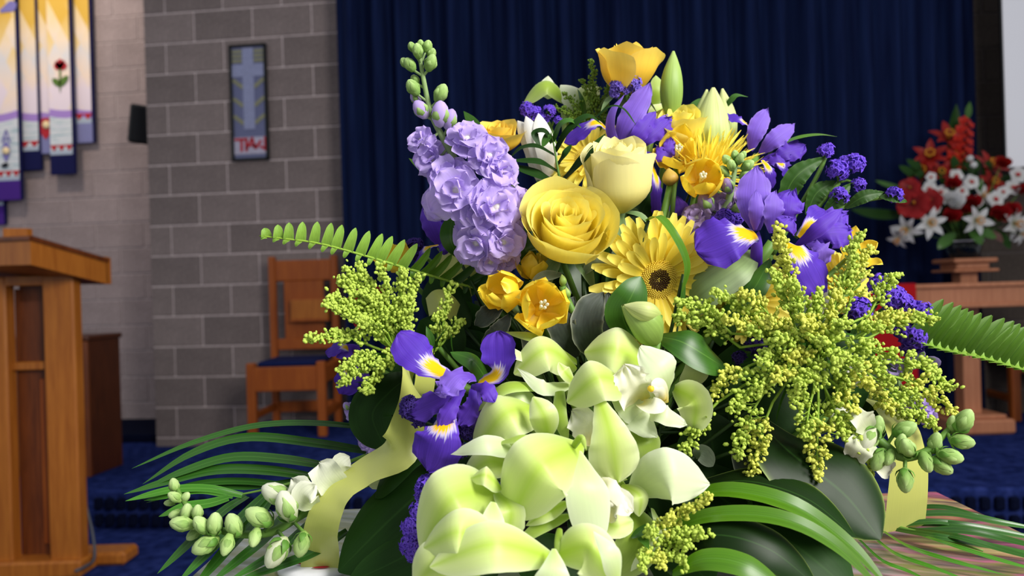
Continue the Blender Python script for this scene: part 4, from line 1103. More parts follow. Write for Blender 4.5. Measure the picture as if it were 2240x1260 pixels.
iris('violet iris standing above the pale rose bud at the top', (1375, 322, .635), [
    ('standard', m_iris_l, [(1350, 322, .632), (1375, 262, .625), (1422, 182, .635)], 56, dict(st_, n=(-.3, 0, 1), cup=-.4)),
    ('style_arm', m_iris_l, [(1348, 320, .63), (1334, 280, .622), (1340, 240, .62), (1366, 206, .625)], 24, dict(prof='strap', n=(-.3, .2, 1), cup=-.4, twist=.8)),
    ('fall', m_fall, [(1330, 282, .63), (1300, 268, .622), (1234, 312, .63)], 46, dict(fa, n=(-.2, .55, .8), cup=-.4)),
    ('standard', m_iris, [(1366, 330, .63), (1400, 292, .622), (1434, 244, .63)], 40, dict(st_, n=(.2, 0, 1), cup=-.4)),
    ('style_arm', m_iris, [(1385, 328, .63), (1425, 298, .625), (1468, 260, .635)], 44, dict(sy, n=(.2, .1, 1), cup=-.4)),
    ('style_arm', m_iris_l, [(1375, 328, .628), (1432, 290, .63), (1460, 250, .64)], 34, dict(st_, n=(.3, .1, 1), cup=-.4)),
    ('standard', m_iris, [(1400, 335, .625), (1440, 340, .618), (1472, 316, .625)], 44, dict(sy, n=(.1, .4, 1), cup=-.4)),
    ('standard', m_iris, [(1440, 352, .625), (1460, 330, .62), (1468, 300, .625)], 26, dict(sy, n=(.1, .4, 1), cup=-.4)),
    ('fall', m_fall, [(1424, 355, .622), (1438, 400, .612), (1436, 472, .62)], 36, dict(fa, n=(.5, .2, .8), cup=-.4))])
iris('violet iris against the curtain behind the spider chrysanthemum', (1655, 340, .655), [
    ('fall', m_fall, [(1648, 285, .655), (1622, 262, .65), (1584, 250, .655)], 36, dict(fa, n=(-.1, .8, .6), cup=-.3)),
    ('standard', m_iris_l, [(1642, 330, .65), (1655, 285, .645), (1678, 238, .655)], 44, dict(st_, n=(-.2, 0, 1), cup=-.4)),
    ('standard', m_iris_l, [(1662, 336, .65), (1695, 305, .643), (1738, 272, .652)], 44, dict(st_, n=(.1, .2, 1), cup=-.4)),
    ('standard', m_iris, [(1672, 350, .648), (1715, 335, .642), (1760, 318, .65)], 50, dict(sy, n=(.1, .3, 1), cup=-.4)),
    ('style_arm', m_iris, [(1665, 352, .645), (1700, 350, .64), (1726, 345, .645)], 44, dict(sy, n=(.1, .3, 1), cup=-.4)),
    ('fall', m_fall, [(1692, 350, .645), (1714, 362, .638), (1728, 388, .645)], 40, dict(fa, n=(.3, .4, .8), cup=-.3)),
    ('fall', m_fall, [(1668, 350, .64), (1684, 372, .632), (1688, 412, .638)], 34, dict(fa, n=(.2, .3, .9), cup=-.3))])
iris('small purple iris partly behind the lilac flower spike', (962, 540, .63), [
    ('standard', m_iris, [(968, 545, .625), (945, 495, .618), (926, 448, .625)], 46, dict(st_, n=(-.2, .1, 1), cup=-.4)),
    ('standard', m_iris, [(975, 545, .625), (972, 500, .62), (958, 455, .63)], 40, dict(st_, n=(0, .1, 1), cup=-.4)),
    ('fall', m_fall, [(958, 535, .622), (930, 545, .612), (906, 590, .618)], 34, dict(fa, n=(-.3, .7, .7), cup=-.4)),
    ('style_arm', m_iris, [(962, 535, .618), (972, 545, .61), (978, 555, .612)], 26, dict(sy, n=(0, .1, 1)))])
iris('shaded purple iris below the solidago in front of the chair', (775, 782, .60), [
    ('fall', m_fall, [(782, 775, .597), (750, 758, .588), (712, 772, .595)], 36, dict(fa, n=(-.2, .6, .8), cup=-.3)),
    ('fall', m_fall, [(765, 785, .592), (762, 812, .582), (748, 862, .588)], 62, dict(fa, n=(-.2, .2, 1), cup=-.3)),
    ('standard', m_iris, [(785, 780, .60), (770, 765, .59), (735, 782, .59)], 30, dict(st_, n=(-.2, .4, 1))),
    ('style_arm', m_iris, [(785, 790, .595), (795, 830, .588), (790, 855, .59)], 36, dict(sy, n=(.1, .2, 1)))])
iris('shadowed purple iris petals between the freesia cup and mauve stock', (1500, 485, .64), [
    ('standard', m_iris, [(1502, 515, .635), (1490, 475, .628), (1480, 430, .635)], 46, dict(st_, n=(-.1, .1, 1))),
    ('fall', m_fall, [(1510, 500, .632), (1530, 470, .625), (1552, 468, .63)], 44, dict(fa, n=(.1, .2, 1))),
    ('standard', m_iris, [(1425, 500, .632), (1420, 465, .628), (1412, 430, .632)], 34, dict(st_, n=(-.1, .1, 1))),
    ('standard', m_iris, [(1440, 520, .632), (1435, 480, .628), (1440, 445, .632)], 30, dict(st_, n=(-.1, .1, 1)))])

# ---------------------------------------------------------------- green cymbidium orchids
ov = dict(prof='round', nu=13, nv=20)
po = dict(prof='point', nu=11, nv=20)
def orchid(label, c, blades, col_=None, **k):
    t = custom('orchid', label, 'flower', P(*c), blades, group=None, srad=.0035, smat=m_orch_g, **k)
    if col_:
        a, b, w = col_
        Z = a[2]; R = w * Z / F / 2
        obj('column', tube([P(*a), (P(*a) + P(*b)) / 2 + D(0, 1, .4) * R, P(*b)], [R * .7, R, R * 1.05, R * .7], 10, 10), m_lip, t)
        obj('anther_cap', bead(P(*b), R * .62, D(0, 0, 1), 1.1, 8, 5), m_freesia, t)
    return t
orchid('green orchid with a ruffled cream lip, highest of the orchid spray', (1440, 865, .545), [
    ('sepal', m_orch, [(1425, 812, .53), (1350, 765, .505), (1278, 770, .52)], 118, dict(ov, n=(-.3, .45, 1), cup=-.55)),
    ('petal', m_orch_w, [(1452, 885, .525), (1455, 815, .492), (1400, 758, .50)], 92, dict(ov, n=(.25, .25, 1), cup=-.5, ruf=.03)),
    ('petal', m_orch_w, [(1495, 855, .55), (1525, 815, .54), (1530, 768, .548)], 62, dict(ov, n=(.3, .1, 1), cup=-.3)),
    ('sepal', m_orch, [(1475, 850, .53), (1520, 880, .502), (1516, 944, .515)], 82, dict(po, prof='oval', n=(-.45, .1, 1), cup=.5)),
    ('lip', m_lip, [(1412, 878, .512), (1385, 848, .492), (1365, 798, .49)], 92, dict(prof='round', n=(.1, -.1, 1), cup=.45, ruf=.18, rf=4, nu=21, nv=28)),
    ('lip_lobe', m_lip, [(1398, 880, .505), (1425, 888, .488), (1458, 888, .488)], 42, dict(ov, n=(0, .5, 1), cup=.5)),
    ('petal', m_orch_w, [(1352, 868, .522), (1395, 915, .495), (1438, 956, .498)], 64, dict(prof='oval', n=(-.1, .4, 1), cup=-.4, ruf=.06, rf=3)),
    ('petal', m_orch_w, [(1398, 898, .515), (1450, 905, .49), (1502, 930, .50)], 46, dict(prof='oval', n=(0, .5, 1), cup=-.4, ruf=.10, rf=3)),
    ('inner_lobe', m_lip, [(1462, 880, .51), (1448, 850, .488), (1425, 838, .482)], 46, dict(ov, n=(.1, .2, 1), cup=-.7))],
    ((1450, 872, .50), (1424, 850, .484), 26))
orchid('green hooded orchid beneath the low purple iris', (1225, 815, .555), [
    ('sepal', m_orch, [(1262, 805, .545), (1195, 765, .515), (1124, 818, .52)], 96, dict(ov, n=(-.1, .55, 1), cup=-.75)),
    ('sepal', m_orch_g, [(1262, 790, .548), (1185, 742, .535), (1106, 726, .54)], 34, dict(po, prof='strap', n=(0, .8, .6), cup=-.4)),
    ('petal', m_orch_w, [(1170, 792, .53), (1115, 770, .515), (1062, 776, .52)], 30, dict(po, n=(0, .6, .8), cup=-.3)),
    ('petal', m_orch_w, [(1250, 840, .52), (1190, 848, .502), (1132, 806, .51)], 38, dict(prof='point', n=(-.1, .6, 1), cup=-.3, ruf=.07, rf=3)),
    ('petal', m_orch, [(1255, 835, .515), (1235, 812, .505), (1222, 792, .512)], 34, dict(po, n=(.2, .4, 1)))], None)
orchid('green orchid with one long pointed petal in the middle of the spray', (1340, 905, .53), [
    ('sepal', m_orch, [(1375, 845, .505), (1310, 826, .475), (1240, 880, .488)], 104, dict(ov, n=(-.1, .5, 1), cup=-.6)),
    ('petal', m_orch, [(1306, 862, .482), (1335, 950, .465), (1352, 1056, .475)], 118, dict(prof='drop', n=(-.05, .15, 1), cup=-.45, nu=13, nv=22, ruf=.03)),
    ('sepal', m_orch_g, [(1385, 925, .515), (1420, 970, .505), (1422, 1020, .512)], 70, dict(ov, n=(.4, .1, 1), cup=-.5)),
    ('lip', m_lip, [(1310, 975, .50), (1280, 930, .487), (1252, 898, .492)], 70, dict(prof='round', n=(-.3, .1, 1), cup=.3, ruf=.13, rf=3, nu=13)),
    ('petal', m_orch_g, [(1224, 855, .50), (1225, 910, .487), (1240, 970, .495)], 32, dict(po, prof='strap', n=(-.2, .1, 1), cup=-.5)),
    ('petal', m_orch_w, [(1345, 870, .51), (1390, 900, .497), (1432, 958, .502)], 66, dict(po, n=(.1, .4, 1), cup=-.4, ruf=.06))], None)
orchid('green orchid with a long curved sepal reaching towards the purple iris', (1165, 935, .535), [
    ('sepal', m_orch, [(1190, 895, .515), (1105, 905, .482), (1035, 1000, .50)], 118, dict(ov, n=(-.3, .4, 1), cup=-.6)),
    ('sepal', m_orch_g, [(1225, 852, .525), (1110, 845, .50), (1020, 916, .512)], 40, dict(po, n=(-.1, .8, .6), cup=-.5)),
    ('petal', m_orch, [(1200, 962, .495), (1190, 910, .474), (1166, 868, .482)], 68, dict(prof='round', n=(0, .2, 1), cup=-.6)),
    ('petal', m_orch_w, [(1190, 885, .518), (1140, 870, .505), (1092, 862, .515)], 50, dict(po, n=(-.1, .6, 1), cup=-.3, ruf=.08, rf=3)),
    ('petal', m_orch_w, [(1150, 990, .49), (1065, 972, .468), (986, 994, .475)], 52, dict(prof='point', n=(-.1, .6, 1), cup=-.4, ruf=.03)),
    ('sepal', m_orch, [(1125, 1025, .495), (1070, 1010, .482), (1015, 1046, .49)], 76, dict(ov, n=(-.1, .5, 1), cup=-.5)),
    ('petal', m_orch_g, [(1200, 958, .485), (1140, 958, .472), (1080, 972, .478)], 26, dict(po, n=(0, .8, .6), cup=-.4))], None)
orchid('large glossy hooded orchid at the heart of the green spray', (1245, 1020, .50), [
    ('sepal', m_orch, [(1276, 972, .470), (1182, 1022, .427), (1116, 1138, .452)], 172, dict(ov, n=(-.1, .3, 1), cup=-.75, nu=17, nv=24)),
    ('petal', m_orch_w, [(1262, 985, .462), (1288, 1075, .442), (1308, 1205, .448)], 108, dict(prof='oval', n=(.3, .15, 1), cup=-.5, nu=13, nv=22)),
    ('pedicel', m_orch_g, [(1250, 985, .46), (1272, 958, .452), (1283, 985, .452)], 22, dict(prof='strap', n=(.1, .3, 1), cup=-1.3)),
    ('petal', m_orch_g, [(1245, 1128, .46), (1185, 1150, .452), (1122, 1195, .455)], 34, dict(po, n=(0, .6, .9), cup=-.4)),
    ('petal', m_orch, [(1240, 1100, .458), (1190, 1125, .45), (1150, 1150, .455)], 40, dict(po, n=(0, .6, .9), cup=-.4))], None)
orchid('large rounded orchid lowest beside the purple papery sprigs', (1085, 1090, .48), [
    ('sepal', m_orch, [(1100, 1075, .465), (990, 1092, .420), (922, 1215, .44)], 166, dict(ov, n=(-.25, .3, 1), cup=-.7, nu=17, nv=24)),
    ('sepal', m_orch, [(1098, 1070, .452), (1065, 1040, .432), (1030, 1046, .44)], 48, dict(ov, n=(0, .6, 1), cup=-.6)),
    ('petal', m_orch_w, [(1080, 1098, .438), (1078, 1150, .425), (1050, 1218, .43)], 62, dict(prof='oval', n=(.3, .4, 1), cup=-.3)),
    ('petal', m_orch, [(1085, 1078, .455), (1118, 1120, .44), (1098, 1212, .448)], 66, dict(prof='oval', n=(.3, .1, 1), cup=.4, ruf=.04))], None)
orchid('lowest orchid with petals spreading across the front edge', (1210, 1222, .46), [
    ('petal', m_orch, [(1070, 1232, .442), (1010, 1165, .408), (925, 1200, .42)], 118, dict(ov, n=(-.2, .6, 1), cup=-.6)),
    ('sepal', m_orch, [(1215, 1222, .425), (1080, 1190, .400), (940, 1240, .41)], 120, dict(prof='oval', n=(0, .7, 1), cup=-.5, nv=22)),
    ('sepal', m_orch, [(1215, 1215, .425), (1290, 1200, .408), (1352, 1285, .415)], 118, dict(ov, n=(.2, .5, 1), cup=-.5)),
    ('petal', m_orch_w, [(1352, 1275, .412), (1338, 1215, .398), (1298, 1162, .405)], 56, dict(po, n=(.3, .3, 1), cup=-.5)),
    ('petal', m_orch_w, [(1212, 1200, .415), (1212, 1250, .402), (1200, 1330, .405)], 96, dict(prof='drop', n=(0, .3, 1), cup=-.4)),
    ('sepal', m_orch, [(1050, 1260, .43), (960, 1235, .412), (905, 1290, .42)], 130, dict(ov, n=(-.2, .5, 1), cup=-.5)),
    ('pedicel', m_orch_g, [(1225, 1155, .432), (1222, 1185, .424), (1218, 1215, .422)], 24, dict(prof='strap', n=(0, .3, 1), cup=-1.3))], None, stem=False)
orchid('orchid with a white tipped petal pointing at the strap leaves', (1370, 1095, .505), [
    ('petal', m_orch_w, [(1378, 1078, .49), (1460, 1040, .458), (1552, 1058, .475)], 128, dict(prof='oval', n=(.1, .35, 1), cup=-.5, nu=15, nv=22, ruf=.02)),
    ('sepal', m_orch_g, [(1385, 1105, .492), (1395, 1180, .472), (1345, 1262, .48)], 108, dict(ov, n=(.3, .1, 1), cup=.35)),
    ('petal', m_orch_w, [(1428, 1112, .48), (1448, 1175, .462), (1380, 1250, .47)], 44, dict(prof='oval', n=(.5, .1, 1), cup=-.5)),
    ('lip', m_lip, [(1318, 1132, .478), (1350, 1098, .455), (1385, 1118, .46)], 66, dict(prof='round', n=(0, .5, 1), cup=.6, ruf=.05, nu=13)),
    ('lip_lobe', m_lip, [(1300, 1078, .47), (1332, 1062, .455), (1375, 1122, .455)], 40, dict(prof='oval', n=(.2, .4, 1), cup=-.4, ruf=.07)),
    ('lip_lobe', m_orch, [(1360, 1060, .485), (1400, 1085, .468), (1398, 1130, .47)], 44, dict(ov, n=(.3, .2, 1), cup=-.5)),
    ('sepal', m_orch, [(1300, 1120, .485), (1340, 1150, .468), (1385, 1140, .472)], 60, dict(ov, n=(0, .5, 1), cup=.5)),
    ('sepal', m_orch_g, [(1370, 1062, .49), (1335, 1048, .482), (1305, 1062, .488)], 26, dict(ov, n=(0, .5, 1), cup=-.4))],
    ((1350, 1110, .462), (1330, 1104, .455), 22))
orchid('pale green orchid at the top behind the dark palm sprig', (1235, 235, .69), [
    ('sepal', m_orch_g, [(1240, 225, .685), (1195, 185, .675), (1144, 228, .68)], 52, dict(prof='oval', n=(-.2, .6, .8), cup=-.6)),
    ('petal', m_orch_w, [(1205, 215, .69), (1198, 190, .688), (1199, 166, .69)], 40, dict(po, n=(0, 0, 1), cup=-.3)),
    ('petal', m_orch_w, [(1285, 265, .688), (1262, 220, .68), (1226, 186, .685)], 58, dict(prof='oval', n=(.1, .2, 1), cup=-.5)),
    ('sepal', m_orch, [(1250, 262, .685), (1280, 215, .68), (1310, 190, .688)], 56, dict(prof='oval', n=(.1, .2, 1), cup=-.4))], None)
orchid('pale green orchid petals between the golden rose and tall lily bud', (1430, 270, .70), [
    ('sepal', m_orch_g, [(1420, 240, .695), (1440, 200, .69), (1435, 165, .695)], 40, dict(prof='oval', n=(.2, .1, 1), cup=-.5)),
    ('petal', m_orch, [(1425, 275, .695), (1440, 245, .69), (1462, 232, .695)], 44, dict(prof='oval', n=(.1, .3, 1), cup=-.4)),
    ('petal', m_orch_w, [(1462, 275, .692), (1480, 260, .688), (1490, 250, .69)], 26, dict(po, n=(.1, .3, 1)))], None)
# ---------------------------------------------------------------- stocks
def stock(label, stem_pts, florets, buds, mat, budmat, seed, srad=.0034):
    t = thing('stock_spike', label, 'flower', P(*stem_pts[0]))
    obj('stem', tube([P(*q) for q in stem_pts], [srad, srad * .95, srad * .8, srad * .6, srad * .4], 9, 40), m_stem_g, t)
    ax = catmull([P(*q) for q in stem_pts], 40); rs = np.random.RandomState(seed)
    for k, (u, v, z, r, nx, ny) in enumerate(florets):
        c = P(u, v, z); R = r * z / F
        stock_floret(t, c, D(nx, ny, .85), R, mat, seed + k)
        p = ax[np.argmin(np.linalg.norm(ax - c, axis=1))]
        obj('pedicel', tube([p, (p + c) / 2 - UP * .002, c - D(nx, ny, .85) * R * .1], .0011, 5, 6), m_stem_g, t)
    for k, (u, v, z, r, lilac) in enumerate(buds):
        c = P(u, v, z); p = ax[max(0, np.argmin(np.linalg.norm(ax - c, axis=1)) - 2)]
        a = unit(unit(c - p) + UP * .5); woolly_bud(t, c, a, r * z / F, 1.35, m_woolly, 'bud', seed + k, True, budmat if lilac else m_woolly)
        obj('pedicel', tube([p, c - a * r * z / F], .001, 5, 4), m_stem_g, t)
    stem_to(t, P(*stem_pts[0]), srad, m_stem_g, 'lower_stem', seed=seed)
stock('tall lilac flower spike with woolly green buds at its tip', [(1105, 620, .585), (1050, 480, .58), (1005, 370, .58), (968, 300, .58), (942, 245, .578), (926, 170, .576), (916, 112, .576)],
  [(924, 308, .575, 34, -.5, .3), (1020, 308, .57, 50, .3, .5), (1068, 346, .57, 54, .4, .4), (948, 350, .585, 44, -.5, .2), (985, 385, .572, 50, -.3, .3), (1000, 420, .562, 62, -.15, .1), (1092, 378, .568, 50, .5, .2), (966, 440, .58, 44, -.5, 0), (1082, 455, .558, 62, .3, .15), (1126, 448, .575, 40, .7, .1), (1045, 470, .562, 54, 0, -.1), (1045, 530, .565, 54, -.3, -.3), (1098, 528, .562, 48, .35, -.3), (1110, 490, .57, 40, .5, 0), (1072, 570, .57, 40, .1, -.5), (1108, 565, .575, 32, .4, -.4)],
  [(963, 250, .572, 22, 1), (984, 262, .575, 18, 1), (964, 205, .574, 17, 0), (904, 192, .574, 15, 0), (921, 240, .574, 17, 1), (897, 142, .574, 13, 0), (942, 138, .572, 15, 0), (944, 118, .575, 10, 0), (914, 112, .57, 13, 0), (901, 103, .576, 9, 0), (920, 97, .577, 8, 0), (935, 102, .576, 11, 0), (886, 138, .576, 10, 0), (908, 175, .58, 10, 0), (910, 215, .58, 12, 1)], m_lilac, m_lilac, 11)
stock('mauve stock with a grey-green bud tip in front of the spider chrysanthemum', [(1560, 500, .60), (1590, 450, .597), (1600, 410, .594), (1612, 350, .592)],
  [(1525, 478, .60, 38, -.3, .2), (1580, 455, .60, 34, 0, .3), (1612, 440, .602, 30, .4, .3), (1555, 500, .605, 34, -.1, 0)],
  [(1545, 444, .595, 18, 1), (1592, 407, .59, 15, 1), (1600, 362, .588, 11, 0), (1618, 348, .588, 11, 0), (1635, 362, .59, 12, 0), (1590, 350, .59, 10, 0), (1608, 340, .592, 9, 0), (1630, 382, .592, 11, 0), (1584, 375, .592, 11, 0), (1625, 340, .593, 8, 0), (1614, 455, .59, 12, 0)], m_mauve, m_mauve, 12)
stock('small mauve stock hidden low beside the dark leaves and palm', [(840, 985, .60), (815, 950, .60), (790, 915, .60), (768, 895, .602)],
  [(770, 900, .60, 20, -.4, .3), (795, 950, .60, 18, -.4, .1), (800, 972, .60, 16, -.2, 0), (818, 990, .60, 16, 0, 0)], [(785, 930, .6, 9, 1), (760, 890, .6, 9, 1)], m_lilac, m_lilac, 13, .0018)
stock('lilac stock buds poking out under the fern frond', [(1935, 865, .60), (1965, 835, .60), (1995, 805, .60), (2015, 770, .602)],
  [(1952, 805, .605, 28, -.2, .4), (2020, 890, .60, 28, .3, .1), (1998, 880, .605, 22, 0, 0), (2030, 910, .605, 22, .2, -.2)],
  [(1996, 788, .597, 17, 1), (2036, 795, .60, 16, 1), (2012, 778, .605, 13, 1), (1975, 800, .605, 13, 1)], m_lilac, m_lilac, 14, .0022)

# ---------------------------------------------------------------- statice
statice('purple statice with a serrated leaf reaching over the curtain', [[(1690, 560, .62), (1740, 470, .62), (1790, 380, .62), (1806, 340, .62)], [(1740, 520, .62), (1800, 440, .615), (1835, 400, .615)], [(1760, 510, .615), (1850, 450, .612), (1945, 428, .61)]],
   [(1806, 333, .618, 16), (1830, 374, .612, 20), (1866, 362, .612, 20), (1876, 407, .612, 13), (1836, 430, .61, 17), (1956, 427, .608, 14), (1848, 362, .615, 16)], m_statice, 21,
   [([(1705, 480, .618), (1740, 390, .61), (1805, 342, .615)], 52), ([(1765, 470, .615), (1790, 420, .612), (1830, 395, .615)], 40), ([(1800, 470, .612), (1838, 430, .606), (1862, 400, .61)], 34), ([(1850, 455, .61), (1890, 430, .604), (1935, 420, .608)], 30), ([(1925, 430, .608), (1960, 432, .604), (1985, 442, .608)], 26)])
statice('violet statice heads beside the small red cloth', [(1840, 760, .60), (1900, 700, .598), (1950, 665, .595)],
   [(1930, 628, .592, 24), (1950, 655, .59, 26), (1975, 668, .592, 20), (2010, 688, .592, 26), (2022, 700, .596, 20), (1998, 740, .59, 26), (1975, 720, .596, 20), (1878, 680, .595, 24), (1862, 700, .598, 16), (1990, 760, .594, 16)], m_statice, 22, [([(1860, 740, .595), (1890, 690, .588), (1930, 650, .59)], 30)])
statice('pale violet statice tuft in front of the golden rose', [(1385, 280, .645), (1378, 240, .645), (1372, 210, .645)],
   [(1350, 192, .642, 14), (1385, 182, .642, 14), (1392, 196, .644, 10), (1345, 205, .644, 9), (1368, 200, .644, 8)], m_stat_p, 23)
statice('violet statice heads behind the white tulip-like bloom', [(1215, 320, .675), (1205, 280, .675), (1195, 262, .675)],
   [(1152, 240, .67, 14), (1170, 246, .67, 12), (1200, 246, .668, 13), (1188, 260, .67, 10), (1220, 266, .67, 8), (1162, 254, .672, 9)], m_statice, 24)
statice('purple statice column beside the lowest orchid', [[(985, 1130, .50), (945, 1110, .495), (930, 1085, .495)], [(980, 1160, .495), (940, 1150, .49), (910, 1145, .49)], [(975, 1190, .49), (930, 1185, .485), (905, 1195, .485)]],
   [(935, 1068, .492, 22), (960, 1062, .495, 16), (918, 1120, .488, 18), (905, 1155, .485, 22), (900, 1190, .482, 20), (925, 1085, .495, 14), (975, 1052, .498, 14), (905, 1210, .482, 14)], m_statice, 25)
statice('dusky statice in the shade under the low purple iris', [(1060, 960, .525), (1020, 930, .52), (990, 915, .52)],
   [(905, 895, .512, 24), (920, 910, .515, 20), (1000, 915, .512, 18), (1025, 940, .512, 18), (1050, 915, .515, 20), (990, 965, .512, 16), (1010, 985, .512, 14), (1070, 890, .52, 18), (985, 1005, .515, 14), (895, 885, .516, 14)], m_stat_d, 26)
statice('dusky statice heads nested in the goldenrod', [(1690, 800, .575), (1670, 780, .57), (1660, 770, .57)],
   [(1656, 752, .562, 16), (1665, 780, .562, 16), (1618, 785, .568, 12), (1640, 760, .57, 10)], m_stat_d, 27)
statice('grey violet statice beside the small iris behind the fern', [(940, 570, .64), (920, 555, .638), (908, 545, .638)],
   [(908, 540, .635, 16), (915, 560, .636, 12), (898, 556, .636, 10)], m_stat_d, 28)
statice('violet statice below the left edge of the large iris', [(1590, 530, .60), (1585, 500, .598), (1585, 490, .598)],
   [(1582, 482, .592, 20), (1608, 482, .594, 16), (1560, 488, .596, 14)], m_statice, 29)

# ---------------------------------------------------------------- solidago
solidago('lime goldenrod fan in front of the wooden chair', (868, 770, .585), [
  (760, 588, .56), (740, 610, .555), (782, 580, .562), (722, 648, .555), (712, 668, .55), (672, 742, .55), (832, 582, .56), (826, 640, .565), (884, 590, .565), (912, 604, .57), (905, 645, .57),
  (745, 842, .55), (798, 858, .55), (836, 806, .555), (780, 700, .555), (760, 680, .56), (742, 812, .55), (880, 690, .575), (898, 715, .575), (865, 660, .575), (800, 640, .56)], 26, 1, m_bud, m_bud, .10, .0014)
solidago('small goldenrod sprig beside the low purple iris', (960, 760, .575), [(1012, 702, .57), (988, 620, .58), (955, 690, .575), (975, 720, .575), (920, 780, .57), (905, 810, .57)], 16, 2, m_bud, m_bud, .08, .0013)
H = (1790, 770, .54)
solidago('large cascading goldenrod with yellow florets over the dark leaf', H, [
  (1700, 500, .53, 1745, 700, .535), (1690, 590, .525, 1740, 720, .53), (1735, 620, .52, 1760, 740, .525), (1620, 640, .52, 1720, 740, .53), (1560, 640, .525, 1690, 740, .53), (1482, 655, .53, 1600, 730, .53), (1585, 700, .52, 1700, 760, .525), (1475, 690, .53, 1620, 760, .53),
  (1882, 512, .545, 1830, 680, .54), (1905, 545, .548, 1850, 690, .545), (1860, 600, .545, 1820, 720, .54), (1965, 600, .555, 1900, 690, .55), (1820, 690, .52, 1800, 760, .53), (1790, 640, .53, 1785, 730, .53), (2045, 698, .56, 1900, 740, .55), (1990, 690, .555, 1880, 740, .55),
  (1960, 780, .54, 1850, 770, .54), (2085, 850, .56, 1930, 790, .55), (2092, 908, .56, 1940, 820, .55), (2045, 940, .555, 1930, 840, .55), (1990, 920, .55, 1900, 830, .545), (1950, 900, .54, 1870, 820, .54),
  (1900, 1036, .52, 1810, 880, .52), (1845, 960, .515, 1800, 840, .52), (1788, 1050, .505, 1790, 880, .515), (1760, 960, .505, 1780, 850, .515), (1740, 880, .505, 1770, 800, .515),
  (1640, 1055, .505, 1690, 880, .515), (1610, 1000, .505, 1670, 860, .515), (1600, 900, .505, 1690, 820, .515), (1555, 875, .515, 1640, 800, .52), (1500, 985, .51, 1570, 880, .515), (1660, 860, .505, 1730, 800, .515), (1680, 700, .51, 1760, 770, .52), (1850, 850, .515, 1810, 800, .52), (1900, 760, .53, 1840, 780, .53), (1730, 780, .505, 1780, 790, .52), (1790, 830, .505, 1790, 790, .52),
  (1845, 705, .50, 1815, 765, .52), (1760, 700, .50, 1785, 760, .52), (1700, 740, .50, 1760, 775, .52), (1880, 800, .505, 1820, 785, .52), (1700, 830, .50, 1760, 795, .515), (1750, 850, .495, 1780, 800, .515), (1830, 790, .495, 1800, 780, .515), (1910, 850, .51, 1840, 800, .52), (1660, 790, .505, 1730, 785, .52), (1800, 740, .495, 1795, 775, .515), (1870, 900, .51, 1815, 830, .52), (1930, 720, .53, 1860, 745, .535), (1640, 720, .515, 1720, 760, .525), (1835, 640, .53, 1815, 720, .53), (1950, 840, .53, 1870, 800, .53)], 39, 3, m_bud, m_budy, .10, .0014, 1.0, leaves=22)
solidago('yellow goldenrod tuft at the front edge beside the orchids', (1420, 1200, .475), [(1552, 1085, .46), (1536, 1165, .452), (1510, 1190, .45), (1470, 1130, .455), (1430, 1160, .45), (1500, 1235, .445), (1450, 1240, .44), (1405, 1245, .44), (1560, 1172, .455)], 24, 4, m_bud, m_budy, .08, .0012)
solidago('dark green goldenrod behind the golden rose at the top', (1310, 290, .675), [(1292, 132, .668), (1275, 175, .668), (1232, 205, .67), (1215, 235, .67), (1262, 245, .67), (1300, 205, .67), (1325, 230, .668), (1285, 250, .668), (1330, 190, .672)], 20, 5, m_budd, m_budd, .06, .0010)

# ---------------------------------------------------------------- snapdragons
def snapdragon(label, stem_pts, buds, petals, seed, body, group=None, sz=.9):
    t = thing('snapdragon_spike', label, 'flower', P(*stem_pts[0]), group)
    pts = [P(*q) for q in stem_pts]
    obj('stem', tube(pts, [.0042, .0036, .003, .0022, .0014], 9, 40), m_stem, t); ax = catmull(pts, 60)
    for k, (u, v, z, r, du, dv) in enumerate(buds):
        c = P(u, v, z); a = D(du, -dv, .25); R = r * z / F * sz
        b = woolly_bud(t, c, a, R, 1.6, m_woolly, 'bud', seed + k, True, body if r < 25 else m_snap_w)
        p = ax[np.argmin(np.linalg.norm(ax - c, axis=1))]; obj('pedicel', tube([p, c - a * R * 1.3], .0013, 5, 4), m_stem, t)
        rs = np.random.RandomState(k)
        if r >= 20:
            X, Y, Zv = basis(a)
            for j in range(4):
                d = math.cos(j * 1.57) * X + math.sin(j * 1.57) * Y
                obj('calyx_lobe', blade([c - a * R * 1.6, c - a * R * 1.0 + d * R * 1.0, c - a * R * .3 + d * R * 1.15], R * .9, d, 'lance', cup=-.5, nu=5, nv=6), m_calyx, b)
    for k, (pp, w, n) in enumerate(petals):
        obj('petal', pb(pp, w, n, prof='round', cup=.35, ruf=.12, rf=2, seed=seed + k, nu=11, nv=14), m_snap_w, t)
    stem_to(t, pts[0], .0042, m_stem, 'lower_stem', seed=seed)
